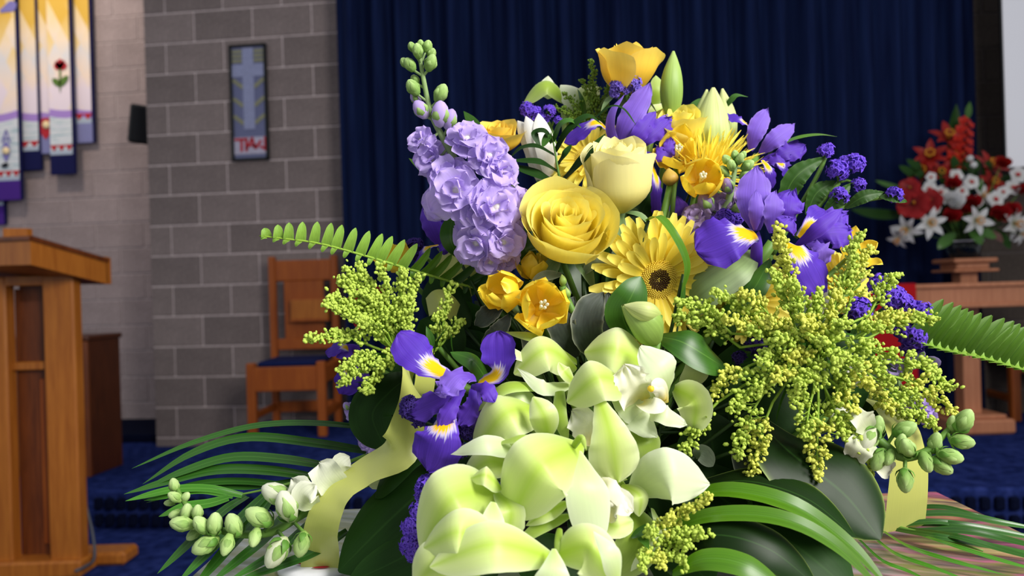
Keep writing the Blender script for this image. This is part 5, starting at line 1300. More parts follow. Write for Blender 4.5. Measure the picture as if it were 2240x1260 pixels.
snapdragon('pale green snapdragon spike drooping over the casket edge below the palm', [(860, 1035, .55), (760, 1070, .545), (660, 1125, .54), (590, 1165, .535), (500, 1165, .535), (430, 1130, .54), (398, 1090, .545), (384, 1058, .55)],
  [(381, 1063, .548, 13, -.1, -1), (384, 1088, .543, 13, -.5, -.4), (405, 1088, .545, 11, .5, -.5), (372, 1100, .548, 9, -.8, 0), (408, 1122, .538, 16, .2, -1), (388, 1125, .545, 13, -.7, .1), (432, 1122, .535, 14, .1, -1), (399, 1146, .532, 19, -1, -.2), (442, 1150, .528, 18, -.6, -.9), (424, 1168, .538, 13, -.7, .6), (470, 1147, .527, 20, .1, -1), (512, 1150, .525, 21, -.3, -1), (450, 1192, .526, 22, -1, .5), (497, 1190, .520, 18, -.1, .5), (558, 1175, .518, 17, 0, .2), (568, 1132, .525, 24, -.9, -.6), (628, 1108, .522, 27, -.3, -1), (608, 1082, .532, 27, -.8, -.5), (606, 1208, .515, 26, -.6, 1), (660, 1190, .518, 20, -.2, 1)],
  [([(690, 1105, .535), (655, 1075, .525), (640, 1048, .53)], 70, (-.1, .2, 1)), ([(745, 1070, .535), (718, 1045, .528), (700, 1012, .535)], 74, (-.2, .3, 1)), ([(690, 1110, .53), (665, 1085, .52), (690, 1060, .52)], 60, (-.2, .4, 1)), ([(800, 1050, .545), (850, 1045, .535), (875, 1055, .54)], 50, (.1, .3, 1)), ([(770, 1065, .54), (745, 1020, .535), (765, 1000, .54)], 50, (0, .3, 1))], 31, m_snap)
snapdragon('green snapdragon spike curling up beside the lime ribbon', [(1820, 910, .54), (1880, 930, .53), (1930, 970, .522), (1975, 1000, .515), (2030, 985, .512), (2070, 945, .512), (2105, 912, .515)],
  [(2108, 922, .508, 24, .45, -1), (2085, 930, .512, 18, -.2, -1), (2104, 966, .505, 21, 1, .1), (2078, 998, .503, 22, 1, .2), (2058, 1018, .506, 22, 1, .7), (2045, 970, .512, 21, .1, -.8), (2025, 1010, .507, 19, .2, .8), (1980, 1050, .508, 22, -.1, 1), (1985, 980, .508, 22, -.3, -.4), (1972, 970, .512, 18, 0, -1), (1945, 1000, .512, 16, -.4, .7), (1922, 1005, .515, 22, -.6, 1), (1978, 940, .518, 22, .9, -.5), (1900, 960, .518, 26, -.5, .6), (1918, 935, .522, 22, .1, -1)],
  [([(1900, 950, .522), (1880, 980, .513), (1862, 1005, .52)], 60, (-.2, .2, 1)), ([(1905, 945, .52), (1885, 915, .513), (1875, 890, .52)], 56, (-.1, .2, 1)), ([(1915, 985, .522), (1935, 1020, .515), (1950, 1030, .52)], 50, (.1, .1, 1))], 32, m_woolly, sz=.8)
# ---------------------------------------------------------------- white blooms
custom('tulip', 'white fluted tulip-like bloom behind the dark palm sprig', 'flower', P(1180, 395, .668), [
  ('petal', m_white, [(1185, 400, .665), (1160, 310, .655), (1132, 264, .66)], 46, dict(prof='oval', n=(-.3, .1, 1), cup=-.5)),
  ('petal', m_white, [(1190, 400, .662), (1175, 320, .650), (1150, 254, .655)], 42, dict(prof='oval', n=(-.1, .1, 1), cup=-.5)),
  ('petal', m_white, [(1205, 400, .66), (1192, 310, .648), (1178, 248, .655)], 48, dict(prof='oval', n=(.2, .1, 1), cup=-.5)),
  ('petal', m_white, [(1212, 400, .665), (1200, 330, .655), (1190, 275, .66)], 52, dict(prof='oval', n=(.4, .1, 1), cup=-.5)),
  ('petal', m_white, [(1180, 400, .675), (1165, 330, .672), (1160, 258, .672)], 40, dict(prof='oval', n=(.1, .1, 1), cup=.5))])
cupflower('white_bloom', 'white blossom tucked in the goldenrod below the violet iris lip', P(1788, 672, .57), D(.1, .3, .95), .014, .013, 6, m_white, .7, 41, bulge=-.2)
cupflower('white_bloom', 'white blossom peeping through the goldenrod above the ribbon', P(1862, 828, .565), D(.2, .5, .85), .012, .011, 6, m_white, .8, 42, bulge=-.2, stamens=False)
lilybud('white_bud', 'round white bud under the goldenrod above the large dark leaf', [(1815, 935, .545), (1835, 915, .54), (1850, 892, .54)], 50, m_snap_w)
lilybud('white_bud', 'small white bud behind the goldenrod against the curtain', [(1878, 620, .62), (1884, 600, .618), (1886, 575, .62)], 22, m_white)
lilybud('lily_bud', 'tall closed green lily bud beside the golden rose', [(1468, 262, .655), (1468, 185, .652), (1473, 112, .655)], 48, m_lilybud)
lilybud('lily_bud', 'pale ribbed lily bud above the spider chrysanthemum', [(1560, 370, .66), (1556, 280, .655), (1560, 192, .66)], 74, m_lilypale)
lilybud('lily_bud', 'slim pale lily bud left of its wider neighbour', [(1535, 350, .665), (1536, 270, .66), (1546, 196, .665)], 44, m_lilypale)
lilybud('lily_bud', 'pale lily bud half hidden behind the widest bud', [(1590, 330, .675), (1588, 262, .672), (1580, 194, .675)], 44, m_lilypale)
lilybud('lily_bud', 'short green bud opening just above the orchids', [(1438, 748, .525), (1405, 700, .515), (1362, 668, .515)], 70, m_lilybud, seams=3)
lilybud('lily_bud', 'green bud segment folded over the opening bud', [(1442, 690, .515), (1405, 680, .508), (1365, 668, .510)], 44, m_lilypale, seams=2)

# ---------------------------------------------------------------- ferns
def fern(label, rachis, leaflets, mat, tipmat=None, rmat=None, seed=0):
    """leaflets: (fraction along the rachis, du, dv, width px, material)"""
    pts = [P(*q) for q in rachis]; t = thing('fern_frond', label, 'fern', pts[0]); ax = catmull(pts, 120)
    zz = np.interp(np.linspace(0, 1, 120), np.linspace(0, 1, len(rachis)), [q[2] for q in rachis])
    obj('rachis', tube(pts, [.0012, .0010, .0006], 6, 40), rmat or m_twig, t)
    for k, (f, du, dv, w, mt, *o) in enumerate(leaflets):
        i = int(f * 119); p = ax[i]; Z = zz[i]; q = p + (du * rc - dv * uc) * Z / F
        nn = o[0] if o else (.75, .3, .6); bu = o[1] if len(o) > 1 else .08
        obj('leaflet', blade([p, q], w * Z / F, D(*nn), 'fern', bulge=bu, cup=.35, ruf=.03, rf=5, nu=5, nv=9, crease=.12, seed=k), mt, t)
    return t
L = []
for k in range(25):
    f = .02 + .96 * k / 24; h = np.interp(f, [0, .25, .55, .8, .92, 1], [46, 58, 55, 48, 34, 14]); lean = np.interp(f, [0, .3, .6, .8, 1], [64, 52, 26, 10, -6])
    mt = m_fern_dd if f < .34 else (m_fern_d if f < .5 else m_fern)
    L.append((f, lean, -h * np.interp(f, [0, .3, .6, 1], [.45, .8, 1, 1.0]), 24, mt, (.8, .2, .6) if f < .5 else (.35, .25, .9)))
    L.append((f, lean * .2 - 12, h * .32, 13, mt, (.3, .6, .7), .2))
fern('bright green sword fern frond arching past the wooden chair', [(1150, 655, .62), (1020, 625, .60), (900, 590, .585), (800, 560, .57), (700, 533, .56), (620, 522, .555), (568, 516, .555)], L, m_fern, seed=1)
L = []
for k in range(17):
    f = .03 + .95 * k / 16
    L.append((f, 66 + 6 * math.sin(k), -88 + 22 * f, 34, m_fern_d, (-.5, .3, .8)))
    L.append((f, 34, 16, 30, m_fern, (.1, .6, .8), .35)); 
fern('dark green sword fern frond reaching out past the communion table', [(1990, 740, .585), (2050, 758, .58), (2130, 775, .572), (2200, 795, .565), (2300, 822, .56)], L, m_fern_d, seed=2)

# ---------------------------------------------------------------- palms and long leaves
def palm(label, rachis, leaflets, mat, rw=.0014):
    pts = [P(*q) for q in rachis]; t = thing('palm_frond', label, 'palm frond', pts[0])
    obj('rachis', tube(pts, [rw * 1.3, rw, rw * .5], 6, 24), m_stem, t)
    for k, (pp, w, *o) in enumerate(leaflets):
        mt = o[0] if o else mat; n = o[1] if len(o) > 1 else (0, .7, .7)
        obj('leaflet', pb(pp, w, n, prof='strap' if len(o) < 3 else o[2], crease=.22, cup=-.25, nu=7, nv=22, seed=k), mt, t)
    return t
Zp = .60
palm('dark palm frond fanning out over the carpet beside the casket', [(900, 960, .60), (790, 1000, .60), (690, 1040, .595), (600, 1066, .59), (505, 1086, .585)], [
  ([(840, 940, .61), (700, 925, .60), (560, 930, .595), (420, 968, .59), (288, 1025, .585)], 16), ([(830, 990, .605), (690, 968, .60), (540, 955, .592), (420, 990, .585), (312, 1059, .58)], 24),
  ([(735, 1022, .60), (620, 1003, .592), (505, 999, .587), (400, 1030, .58), (312, 1070, .578)], 24), ([(700, 1045, .598), (590, 1028, .59), (475, 1026, .583), (370, 1050, .578), (271, 1081, .575)], 26),
  ([(635, 1062, .592), (540, 1052, .588), (460, 1054, .582), (390, 1068, .578), (312, 1092, .575)], 18, m_palm), ([(530, 1083, .582), (460, 1068, .576), (390, 1068, .572), (330, 1080, .57), (274, 1096, .57)], 20, m_palm_b),
  ([(500, 1088, .575), (455, 1100, .57), (400, 1108, .566), (347, 1130, .565)], 24, m_palm_b), ([(510, 1085, .578), (430, 1072, .574), (315, 1095, .572)], 18, m_palm_b),
  ([(540, 1084, .585), (490, 1115, .565), (420, 1180, .545), (344, 1255, .53)], 24, m_palm), ([(590, 1072, .588), (540, 1120, .565), (470, 1190, .54), (388, 1275, .518)], 28, m_palm),
  ([(595, 1082, .585), (560, 1130, .565), (500, 1195, .545), (420, 1290, .52)], 30, m_palm), ([(640, 1100, .58), (590, 1165, .55), (520, 1225, .53), (460, 1275, .518)], 26, m_palm),
  ([(690, 1130, .56), (620, 1195, .535), (560, 1235, .525), (500, 1270, .515)], 22, m_palm), ([(760, 1160, .55), (690, 1205, .535), (600, 1240, .525), (520, 1268, .515)], 24, m_palm),
  ([(640, 1050, .595), (545, 1065, .59), (440, 1064, .582), (320, 1100, .575)], 14, m_palm)], m_palm)
def q(u, v, h=.004):
    p = on_plane(u, v, LID + h); return (u, v, (p - CAM).dot(fc))
palm('thin palm frond lying flat on the painted lid beyond the ribbon', [q(1850, 1125, .012), q(1950, 1150, .010), q(2050, 1175, .008), q(2150, 1205, .006)], [
  ([q(1960, 1112, .012), q(2060, 1108, .016), q(2140, 1128, .012), q(2220, 1144, .004)], 12), ([q(1980, 1125, .012), q(2080, 1122, .014), q(2180, 1140, .01), q(2290, 1160, .004)], 16),
  ([q(1990, 1145, .01), q(2080, 1145, .014), q(2180, 1160, .01), q(2290, 1182, .004)], 18), ([q(2010, 1160, .01), q(2110, 1160, .012), q(2200, 1178, .008), q(2300, 1205, .004)], 18),
  ([q(1960, 1158, .01), q(2050, 1172, .012), q(2150, 1190, .008), q(2280, 1215, .004)], 16), ([q(2000, 1165, .01), q(2080, 1190, .012), q(2180, 1222, .008), q(2280, 1250, .004)], 12, m_palm_b),
  ([q(1930, 1160, .008), q(1990, 1195, .010), q(2080, 1225, .008), q(2200, 1258, .004)], 12, m_palm_b), ([q(1900, 1165, .008), q(1960, 1210, .010), q(2040, 1240, .008), q(2130, 1275, .004)], 12, m_palm_b),
  ([q(1880, 1180, .008), q(1930, 1225, .009), q(1990, 1250, .006), q(2050, 1280, .004)], 10, m_palm_b), ([q(1950, 1150, .01), q(2040, 1140, .015), q(2130, 1150, .012), q(2260, 1172, .004)], 14), ([q(1985, 1155, .01), q(2090, 1172, .013), q(2190, 1200, .008), q(2310, 1235, .004)], 16)], m_palm)
palm('small dark palm sprig between the lilac spike and the pale rose', [(1228, 405, .60), (1222, 380, .598), (1212, 320, .60), (1205, 290, .60)], [
  ([(1213, 338, .60), (1175, 318, .592), (1140, 322, .595), (1115, 345, .60)], 16, m_leaf_d), ([(1221, 374, .60), (1180, 352, .59), (1120, 350, .595)], 22, m_leaf_d), ([(1224, 402, .60), (1180, 380, .59), (1118, 360, .595)], 30, m_leaf_d),
  ([(1208, 312, .60), (1200, 295, .596), (1186, 322, .595)], 20, m_leaf), ([(1210, 310, .60), (1192, 285, .595), (1170, 290, .596), (1183, 325, .596)], 18, m_leaf_d), ([(1209, 308, .60), (1225, 270, .592), (1250, 262, .592), (1272, 280, .595)], 18, m_leaf),
  ([(1214, 330, .60), (1240, 285, .592), (1285, 252, .592), (1318, 272, .598)], 20, m_leaf_d), ([(1220, 358, .60), (1235, 335, .595), (1250, 316, .598)], 16, m_leaf_d), ([(1226, 398, .60), (1270, 350, .59), (1325, 292, .60)], 22, m_leaf_d),
  ([(1300, 258, .60), (1335, 232, .598), (1365, 238, .598), (1392, 274, .60)], 7, m_leaf_d)], m_leaf_d, .0009)

# broad leaves
leaf('broad_leaf', 'broad dark glossy leaf with a blue sheen in front of the lime ribbon', [(1640, 900, .545), (1730, 985, .515), (1850, 1080, .50), (1926, 1180, .49)], 215, m_leaf_e, [(.35, .75, .6), (.35, .65, .7), (.25, .3, .9), (.3, .1, 1)], prof='oval', cup=-.35, crease=.06)
leaf('broad_leaf', 'dark pale-edged leaf arching under the long strap leaf', [(1520, 1060, .52), (1640, 1050, .50), (1770, 1090, .49), (1872, 1175, .485)], 110, m_leaf_e, (.2, .75, .6), prof='oval', cup=-.3, crease=.08)
leaf('strap_leaf', 'long bright strap leaf arching highest towards the casket edge', [(1480, 1085, .50), (1600, 1070, .475), (1740, 1105, .462), (1860, 1190, .46), (1950, 1290, .455)], 50, m_strap, (.1, .8, .6), cat='leaf', prof='strap', crease=.25)
leaf('strap_leaf', 'second bright strap leaf curving below the first', [(1440, 1160, .485), (1560, 1125, .462), (1700, 1130, .45), (1820, 1185, .445), (1930, 1290, .445)], 46, m_strap, (.1, .8, .6), prof='strap', crease=.2)
leaf('broad_leaf', 'broad dark leaf with a pale rim rising at the bottom edge', [(1460, 1205, .475), (1560, 1170, .455), (1680, 1200, .447), (1790, 1285, .445)], 110, m_leaf_e, (0, .6, .75), prof='oval', cup=-.35)
leaf('broad_leaf', 'bright green leaf lowest at the front edge', [(1470, 1255, .452), (1540, 1222, .44), (1630, 1235, .432), (1720, 1290, .43)], 60, m_strap, (0, .7, .7), prof='oval', cup=-.3)
leaf('broad_leaf', 'very dark broad leaf filling the shade behind the strap leaves', [(1480, 1010, .535), (1620, 1120, .515), (1750, 1200, .50), (1870, 1300, .485)], 240, m_leaf_d, (.1, .6, .7), prof='oval', cup=-.2)
leaf('broad_leaf', 'dark leaf curling up behind the opening green bud', [(1385, 745, .545), (1362, 690, .53), (1380, 650, .525), (1402, 605, .53)], 82, m_leaf, [(.2, 0, 1), (-.3, .1, 1), (.1, .3, 1), (.3, .5, .8)], prof='oval', cup=.3)
leaf('broad_leaf', 'wide dark green leaf pointing down from the opening bud', [(1440, 735, .535), (1490, 745, .522), (1545, 775, .522), (1592, 806, .535)], 92, m_leaf, (-.1, .6, .75), prof='oval', cup=-.4, crease=.1)
leaf('broad_leaf', 'broad pale green leaf rolled behind the gerbera', [(1490, 670, .575), (1540, 620, .562), (1600, 580, .565), (1652, 545, .58)], 112, petal_mat('pale_rolled_leaf', [(0, '#6f8a52'), (.5, '#8aa26c'), (1, '#7f9a60')], '#b4c49c', .5, 3, .25, (10, .6, 1), .15, .45), (-.35, .45, .8), prof='strap', cup=-.6)
leaf('strap_leaf', 'dark blue-green leaf slanting up to the violet iris', [(1560, 745, .565), (1600, 690, .555), (1650, 630, .555), (1685, 565, .565)], 60, m_leaf, (-.4, .4, .8), prof='strap', cup=-.5)
leaf('curled_leaf', 'narrow bright leaf curling over the gerbera', [(1418, 482, .555), (1442, 475, .545), (1478, 520, .535), (1502, 580, .54), (1492, 640, .545)], 30, m_strap, [(0, .9, .3), (.2, .7, .7), (.5, .2, .9), (.4, 0, 1), (.2, 0, 1)], prof='strap', cup=.3, twist=.5)
leaf('curled_leaf', 'thin leaf edge hanging behind the curling leaf', [(1495, 600, .548), (1492, 660, .548), (1470, 710, .55)], 16, m_leaf, (.6, .1, .8), prof='strap')
leaf('broad_leaf', 'small dark leaf between the lilac spike and the small iris', [(1000, 560, .60), (985, 520, .592), (990, 470, .60)], 46, m_leaf, (-.1, .1, 1), prof='oval', cup=.3)
leaf('broad_leaf', 'dark leaf between the lilac spike and the large rose', [(1170, 590, .59), (1148, 540, .58), (1140, 485, .59)], 44, m_leaf, (-.3, .1, 1), prof='oval', cup=-.3)
leaf('broad_leaf', 'broad dark leaf beside the pale ribbon loop in the shade', [(900, 820, .585), (850, 860, .575), (815, 910, .57), (845, 985, .565)], 110, m_leaf_d, [(-.1, .3, 1), (-.2, .2, 1), (-.1, .1, 1), (.2, .1, 1)], prof='oval', cup=.2)
leaf('broad_leaf', 'very dark broad leaf behind the long lime ribbon', [(1020, 1000, .535), (940, 1060, .52), (850, 1140, .515), (740, 1250, .515)], 180, m_leaf_d, (-.3, .55, .75), prof='oval', cup=-.25)
leaf('broad_leaf', 'dark leaf lying low under the lime ribbon tail', [(1030, 1120, .505), (950, 1180, .495), (850, 1235, .495), (760, 1275, .492)], 130, m_leaf_d, (-.1, .7, .6), prof='oval', cup=-.2)
leaf('broad_leaf', 'shaded leaf curving above the ribbon beside the statice', [(960, 985, .53), (900, 1000, .525), (850, 1045, .525), (820, 1090, .53)], 70, m_leaf_d, (-.2, .7, .6), prof='oval', cup=-.3)
leaf('spear_leaf', 'folded green leaf between the two upper petals of the low iris', [(1070, 840, .525), (1035, 790, .515), (985, 770, .52)], 44, m_leaf, (-.1, .7, .7), prof='strap', cup=-.6)
leaf('grass_blade', 'thin grass blade curving past the curtain beside the violet iris', [(1690, 325, .65), (1740, 302, .645), (1790, 294, .645), (1832, 299, .65)], 16, m_strap, (0, .8, .5), prof='lance')
leaf('grass_blade', 'dark curled blade beside the pale lily buds', [(1578, 245, .67), (1598, 220, .665), (1612, 208, .665), (1637, 212, .67)], 14, m_leaf, (.2, .6, .6), prof='lance')
leaf('broad_leaf', 'dark leaf behind the tall lily bud', [(1490, 265, .68), (1520, 240, .678), (1540, 215, .68)], 34, m_leaf, (-.1, .3, 1), prof='oval')
leaf('spear_leaf', 'pointed green leaf behind the lilac spike', [(1060, 300, .66), (1035, 270, .655), (1014, 243, .66)], 26, m_leaf, (-.3, .2, 1), prof='lance')
leaf('spear_leaf', 'tiny green leaf tip left of the lilac spike', [(935, 385, .62), (915, 362, .618), (894, 346, .62)], 14, m_strap, (-.3, .2, 1), prof='lance')
leaf('strap_leaf', 'grey striped stalk leaf hanging through the goldenrod', [(1612, 985, .525), (1625, 1030, .515), (1640, 1062, .515)], 34, m_grey, (-.1, .1, 1), prof='strap')
leaf('spear_leaf', 'twisted narrow leaf hanging in the shade below the goldenrod', [(1650, 890, .53), (1665, 940, .522), (1680, 1010, .525)], 16, m_leaf, (.1, .1, 1), prof='lance', twist=1.2)
leaf('strap_leaf', 'straight green stalk leaf crossing the shade under the strap leaf', [(1640, 1095, .52), (1645, 1140, .515), (1648, 1180, .515)], 14, m_leaf, (0, .1, 1), prof='strap')
for k, (pp, w, l) in enumerate((
   ([(1262, 780, .56), (1235, 730, .548), (1228, 690, .55), (1255, 650, .56)], 66, 'grey-green felted leaf under the freesia cup'),
   ([(1305, 790, .56), (1285, 730, .545), (1290, 680, .55), (1318, 640, .56)], 72, 'grey felted leaf with a pale rim left of the opening bud'),
   ([(1340, 740, .565), (1325, 690, .555), (1330, 640, .56)], 56, 'grey felted leaf between the gerbera and its neighbour leaf'),
   ([(1190, 790, .565), (1165, 750, .555), (1160, 715, .56)], 50, 'dark felted leaf just above the hooded orchid'),
   ([(1100, 660, .58), (1065, 690, .57), (1040, 712, .575)], 44, 'dark felted leaf with a pale wavy rim beside the freesia'),
   ([(1115, 690, .58), (1085, 730, .57), (1055, 750, .575)], 40, 'lower dark felted leaf beside the freesia'),
   ([(1230, 640, .575), (1220, 690, .57), (1222, 740, .575)], 36, 'slim grey felted leaf behind the freesia cup'))):
    leaf('felted_leaf', l, pp, w, m_grey, (-.15, .15, 1), prof='oval', cup=.25, ruf=.08, rf=4)
for k, (pp, w, l) in enumerate((
   ([(1385, 540, .60), (1365, 505, .59), (1355, 475, .595)], 36, 'silvery leaf under the pale rose bud'),
   ([(1400, 520, .60), (1430, 495, .592), (1460, 490, .60)], 34, 'silvery leaf curving behind the gerbera top'),
   ([(1275, 600, .575), (1300, 575, .568), (1345, 572, .575)], 30, 'pointed silvery sepal-like leaf right of the large rose'),
   ([(1230, 600, .57), (1190, 605, .562), (1160, 625, .565)], 26, 'pointed silvery leaf below the large rose'),
   ([(1140, 420, .62), (1115, 405, .615), (1120, 375, .62)], 40, 'silvery leaf beside the lilac spike shoulder'),
   ([(1520, 1000, .535), (1535, 990, .53), (1560, 1020, .53)], 40, 'pale silvery leaf glimpsed in the shade right of the orchids'))):
    leaf('silver_leaf', l, pp, w, m_silver, (-.1, .3, 1), prof='oval', cup=.3)

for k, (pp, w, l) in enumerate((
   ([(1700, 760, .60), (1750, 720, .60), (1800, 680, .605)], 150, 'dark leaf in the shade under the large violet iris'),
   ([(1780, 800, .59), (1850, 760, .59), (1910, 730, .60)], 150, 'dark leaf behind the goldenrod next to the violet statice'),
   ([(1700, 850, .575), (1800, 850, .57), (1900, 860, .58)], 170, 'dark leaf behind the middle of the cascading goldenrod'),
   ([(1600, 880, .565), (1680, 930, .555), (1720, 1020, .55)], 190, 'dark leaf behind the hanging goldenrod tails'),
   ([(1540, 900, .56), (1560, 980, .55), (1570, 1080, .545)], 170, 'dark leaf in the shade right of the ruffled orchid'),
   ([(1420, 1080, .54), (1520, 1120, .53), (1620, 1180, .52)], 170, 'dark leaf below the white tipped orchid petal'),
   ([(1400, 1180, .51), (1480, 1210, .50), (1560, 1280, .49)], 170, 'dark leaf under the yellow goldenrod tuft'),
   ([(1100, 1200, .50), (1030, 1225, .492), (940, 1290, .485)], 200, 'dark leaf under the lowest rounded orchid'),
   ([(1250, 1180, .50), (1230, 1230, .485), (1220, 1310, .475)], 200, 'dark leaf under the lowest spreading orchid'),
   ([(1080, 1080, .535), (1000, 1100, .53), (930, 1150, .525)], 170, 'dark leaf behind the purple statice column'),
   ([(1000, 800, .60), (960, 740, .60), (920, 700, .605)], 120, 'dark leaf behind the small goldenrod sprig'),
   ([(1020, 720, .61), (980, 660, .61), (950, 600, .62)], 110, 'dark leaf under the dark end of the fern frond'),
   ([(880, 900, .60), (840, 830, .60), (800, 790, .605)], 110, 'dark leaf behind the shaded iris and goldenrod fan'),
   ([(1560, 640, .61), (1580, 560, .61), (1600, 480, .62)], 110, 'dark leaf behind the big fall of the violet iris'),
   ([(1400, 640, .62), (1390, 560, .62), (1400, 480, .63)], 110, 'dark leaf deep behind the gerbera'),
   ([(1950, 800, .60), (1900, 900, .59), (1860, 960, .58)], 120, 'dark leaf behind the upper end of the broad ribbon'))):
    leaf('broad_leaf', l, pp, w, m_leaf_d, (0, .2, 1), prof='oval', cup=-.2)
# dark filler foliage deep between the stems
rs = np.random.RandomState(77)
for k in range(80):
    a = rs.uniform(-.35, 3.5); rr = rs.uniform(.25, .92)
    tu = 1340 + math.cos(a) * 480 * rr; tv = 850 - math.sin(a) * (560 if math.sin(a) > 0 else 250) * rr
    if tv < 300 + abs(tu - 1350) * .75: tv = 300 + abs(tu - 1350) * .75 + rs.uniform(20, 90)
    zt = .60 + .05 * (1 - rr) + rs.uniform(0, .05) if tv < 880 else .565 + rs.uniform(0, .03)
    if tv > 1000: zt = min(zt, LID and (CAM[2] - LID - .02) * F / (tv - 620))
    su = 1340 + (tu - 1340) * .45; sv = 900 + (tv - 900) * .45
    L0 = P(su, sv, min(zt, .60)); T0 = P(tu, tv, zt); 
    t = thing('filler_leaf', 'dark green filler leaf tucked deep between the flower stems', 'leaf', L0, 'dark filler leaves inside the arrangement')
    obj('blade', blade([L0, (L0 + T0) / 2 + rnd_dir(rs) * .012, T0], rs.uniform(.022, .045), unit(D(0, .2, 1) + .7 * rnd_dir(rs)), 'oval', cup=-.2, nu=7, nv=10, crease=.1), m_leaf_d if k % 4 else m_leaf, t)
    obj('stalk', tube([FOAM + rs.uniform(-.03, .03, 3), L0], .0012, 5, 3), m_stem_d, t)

# ---------------------------------------------------------------- ribbons
def ribbon(label, pts, w, nrm, **k):
    g = pb(pts, w, nrm, prof='ribbon', nu=7, nv=60, **k)
    o = obj('ribbon', g, m_satin); return tag(o, label, 'ribbon')
ribbon('long lime satin ribbon falling in curves onto the round plate', [(905, 770, .565), (888, 800, .555), (902, 850, .535), (895, 920, .525), (870, 985, .520), (800, 1030, .528), (735, 1080, .524), (705, 1150, .524), (700, 1250, .543)], 88,
   [(1, .1, .3), (1, .1, .35), (.9, .15, .5), (.55, .4, .75), (-.2, .75, .65), (-.25, .85, .5), (-.35, .45, .8), (-.15, .15, 1), (0, .1, 1)])
ribbon('lime ribbon loop turning under behind the low purple iris', [(880, 800, .575), (905, 780, .562), (930, 800, .558), (925, 860, .562), (905, 885, .575)], 46, [(-.6, .3, .7), (0, .5, .9), (.5, .2, .9), (.3, -.3, .9), (0, -.8, .5)])
ribbon('lime satin loop glimpsed between the fern and the lilac spike', [(960, 560, .625), (1000, 560, .612), (1040, 590, .61), (1065, 620, .62)], 100, (-.2, .3, 1), cup=.0)
ribbon('pale satin loop edge under the fern beside the goldenrod sprig', [(935, 672, .605), (960, 655, .598), (985, 672, .60), (1000, 690, .61)], 46, [(-.7, .2, .7), (0, .3, 1), (.4, .2, 1), (.7, 0, .8)])
ribbon('broad lime satin ribbon hanging over the edge behind the dark glossy leaf', [(1905, 870, .60), (1950, 900, .575), (1978, 950, .56), (1988, 1020, .56), (1985, 1090, .565), (1978, 1158, .575)], 98,
   [(.3, .95, .3), (.35, .85, .5), (.35, .5, .8), (.25, .15, 1), (.15, 0, 1), (.1, 0, 1)])

# small red bloom seen through the goldenrod
def redbloom(label, c, n, L_, seed, mat):
    rs = np.random.RandomState(seed); t = thing('carnation', label, 'flower', c); Mb = mat4((0, 0, 0), D(-.1, .3, .9))
    for (nn, f, e) in ((7, 1, .1), (7, .85, .5), (6, .6, .9)):
        ms = [make_mesh('petal', blade([(0, 0, 0), (L_ * f, 0, 0)], L_ * .8, (0, 0, 1), 'round', ruf=.14, rf=2, nu=7, nv=8, seed=seed + k), mat) for k in range(2)]
        whorl(t, 'petal', ms, nn, Mb, 0, 0, e, rs.rand(), .1, rs)
    stem_to(t, c, .0018, m_stem)
redbloom('red bloom glimpsed behind the goldenrod fan beside the chair', P(805, 672, .64), 7, .020, 3, m_red_pet)
redbloom('red bloom low in the shade behind the goldenrod fan', P(872, 768, .62), 7, .012, 4, m_red_pet)

# ---------------------------------------------------------------- pedestal flowers in the background
vz = PED
def glass():
    s = NT('smoked_glass'); s.b.inputs['Transmission Weight'].default_value = .85; s.b.inputs['IOR'].default_value = 1.45
    return s.finish('#3a444c', .03, .5)
t = thing('vase', 'dark glass vase standing on the wooden flower pedestal', 'vase', vz)
vp = [(.062, .0), (.07, .012), (.082, .05), (.09, .09)]
obj('glass_wall', lathe(vz, (0, 0, 1), vp, 24), glass(), t)
obj('rim', lathe(vz + np.array([0, 0, .088]), (0, 0, 1), [(.092, 0), (.094, .003), (.092, .006), (.086, .003)], 24), m_white_paint, t)
VT = vz + np.array([0, 0, .085])
def bstem(t, c, e=None): obj('stem', tube([np.asarray(c), (np.asarray(c) + VT) / 2 + np.array([0, 0, .02]), VT - np.array([0, 0, .05])], .004, 5, 8), m_stem_d, t)
def bl(u, v, z=4.12): return P(u, v, z)
def blily(name, label, u, v, r, axis, mat, group, z=4.1, elev=.25, tip=-.15):
    c = bl(u, v, z); R = r * z / F; t = thing(name, label, 'flower', c, group); Mb = mat4((0, 0, 0), axis, D(math.sin(u), math.cos(u), 0)); rs = np.random.RandomState(int(u))
    ms = [make_mesh('petal', blade([(0, 0, 0), (R, 0, 0)], R * .46, (0, 0, 1), 'point', bulge=.06, cup=.3, tip=tip, nu=5, nv=8), mat)]
    whorl(t, 'petal', ms, 6, Mb, R * .05, 0, elev, rs.rand(), .12, rs)
    g = Geo()
    for k in range(6):
        a = k * 1.047; d = np.array([math.cos(a) * .4, math.sin(a) * .4, 1]); g.add(tube([(0, 0, 0), d * R * .5], R * .02, 4, 3)); g.add(bead(d * R * .52, R * .05, (d[1], -d[0], 0), 2))
    obj('stamens', xform(g.arr(), Mb), m_pollen, t, local=True); bstem(t, c)
for (u, v, r, ax, l, z) in ((2034, 488, 36, (-.2, 0, 1), 'white star lily beside the drooping lily on the pedestal', 4.02), (2134, 482, 36, (.05, -.1, 1), 'white star lily in the middle just above the vase', 4.0), (1985, 500, 34, (-.8, -.4, .6), 'white lily drooping outermost over the curtain', 4.05), (1968, 520, 28, (-.7, -.6, .3), 'white lily hanging lowest beside the vase', 4.08), (2216, 488, 38, (.3, -.2, 1), 'white lily drooping towards the white screen', 4.05), (2148, 430, 28, (.1, .2, 1), 'white lily half behind the red roses', 4.1), (2232, 510, 30, (.5, -.4, .8), 'white lily lowest beneath the white screen', 4.0)):
    blily('white_lily', l, u, v, r, D(*ax), m_wlily, 'white lilies on the pedestal', z)
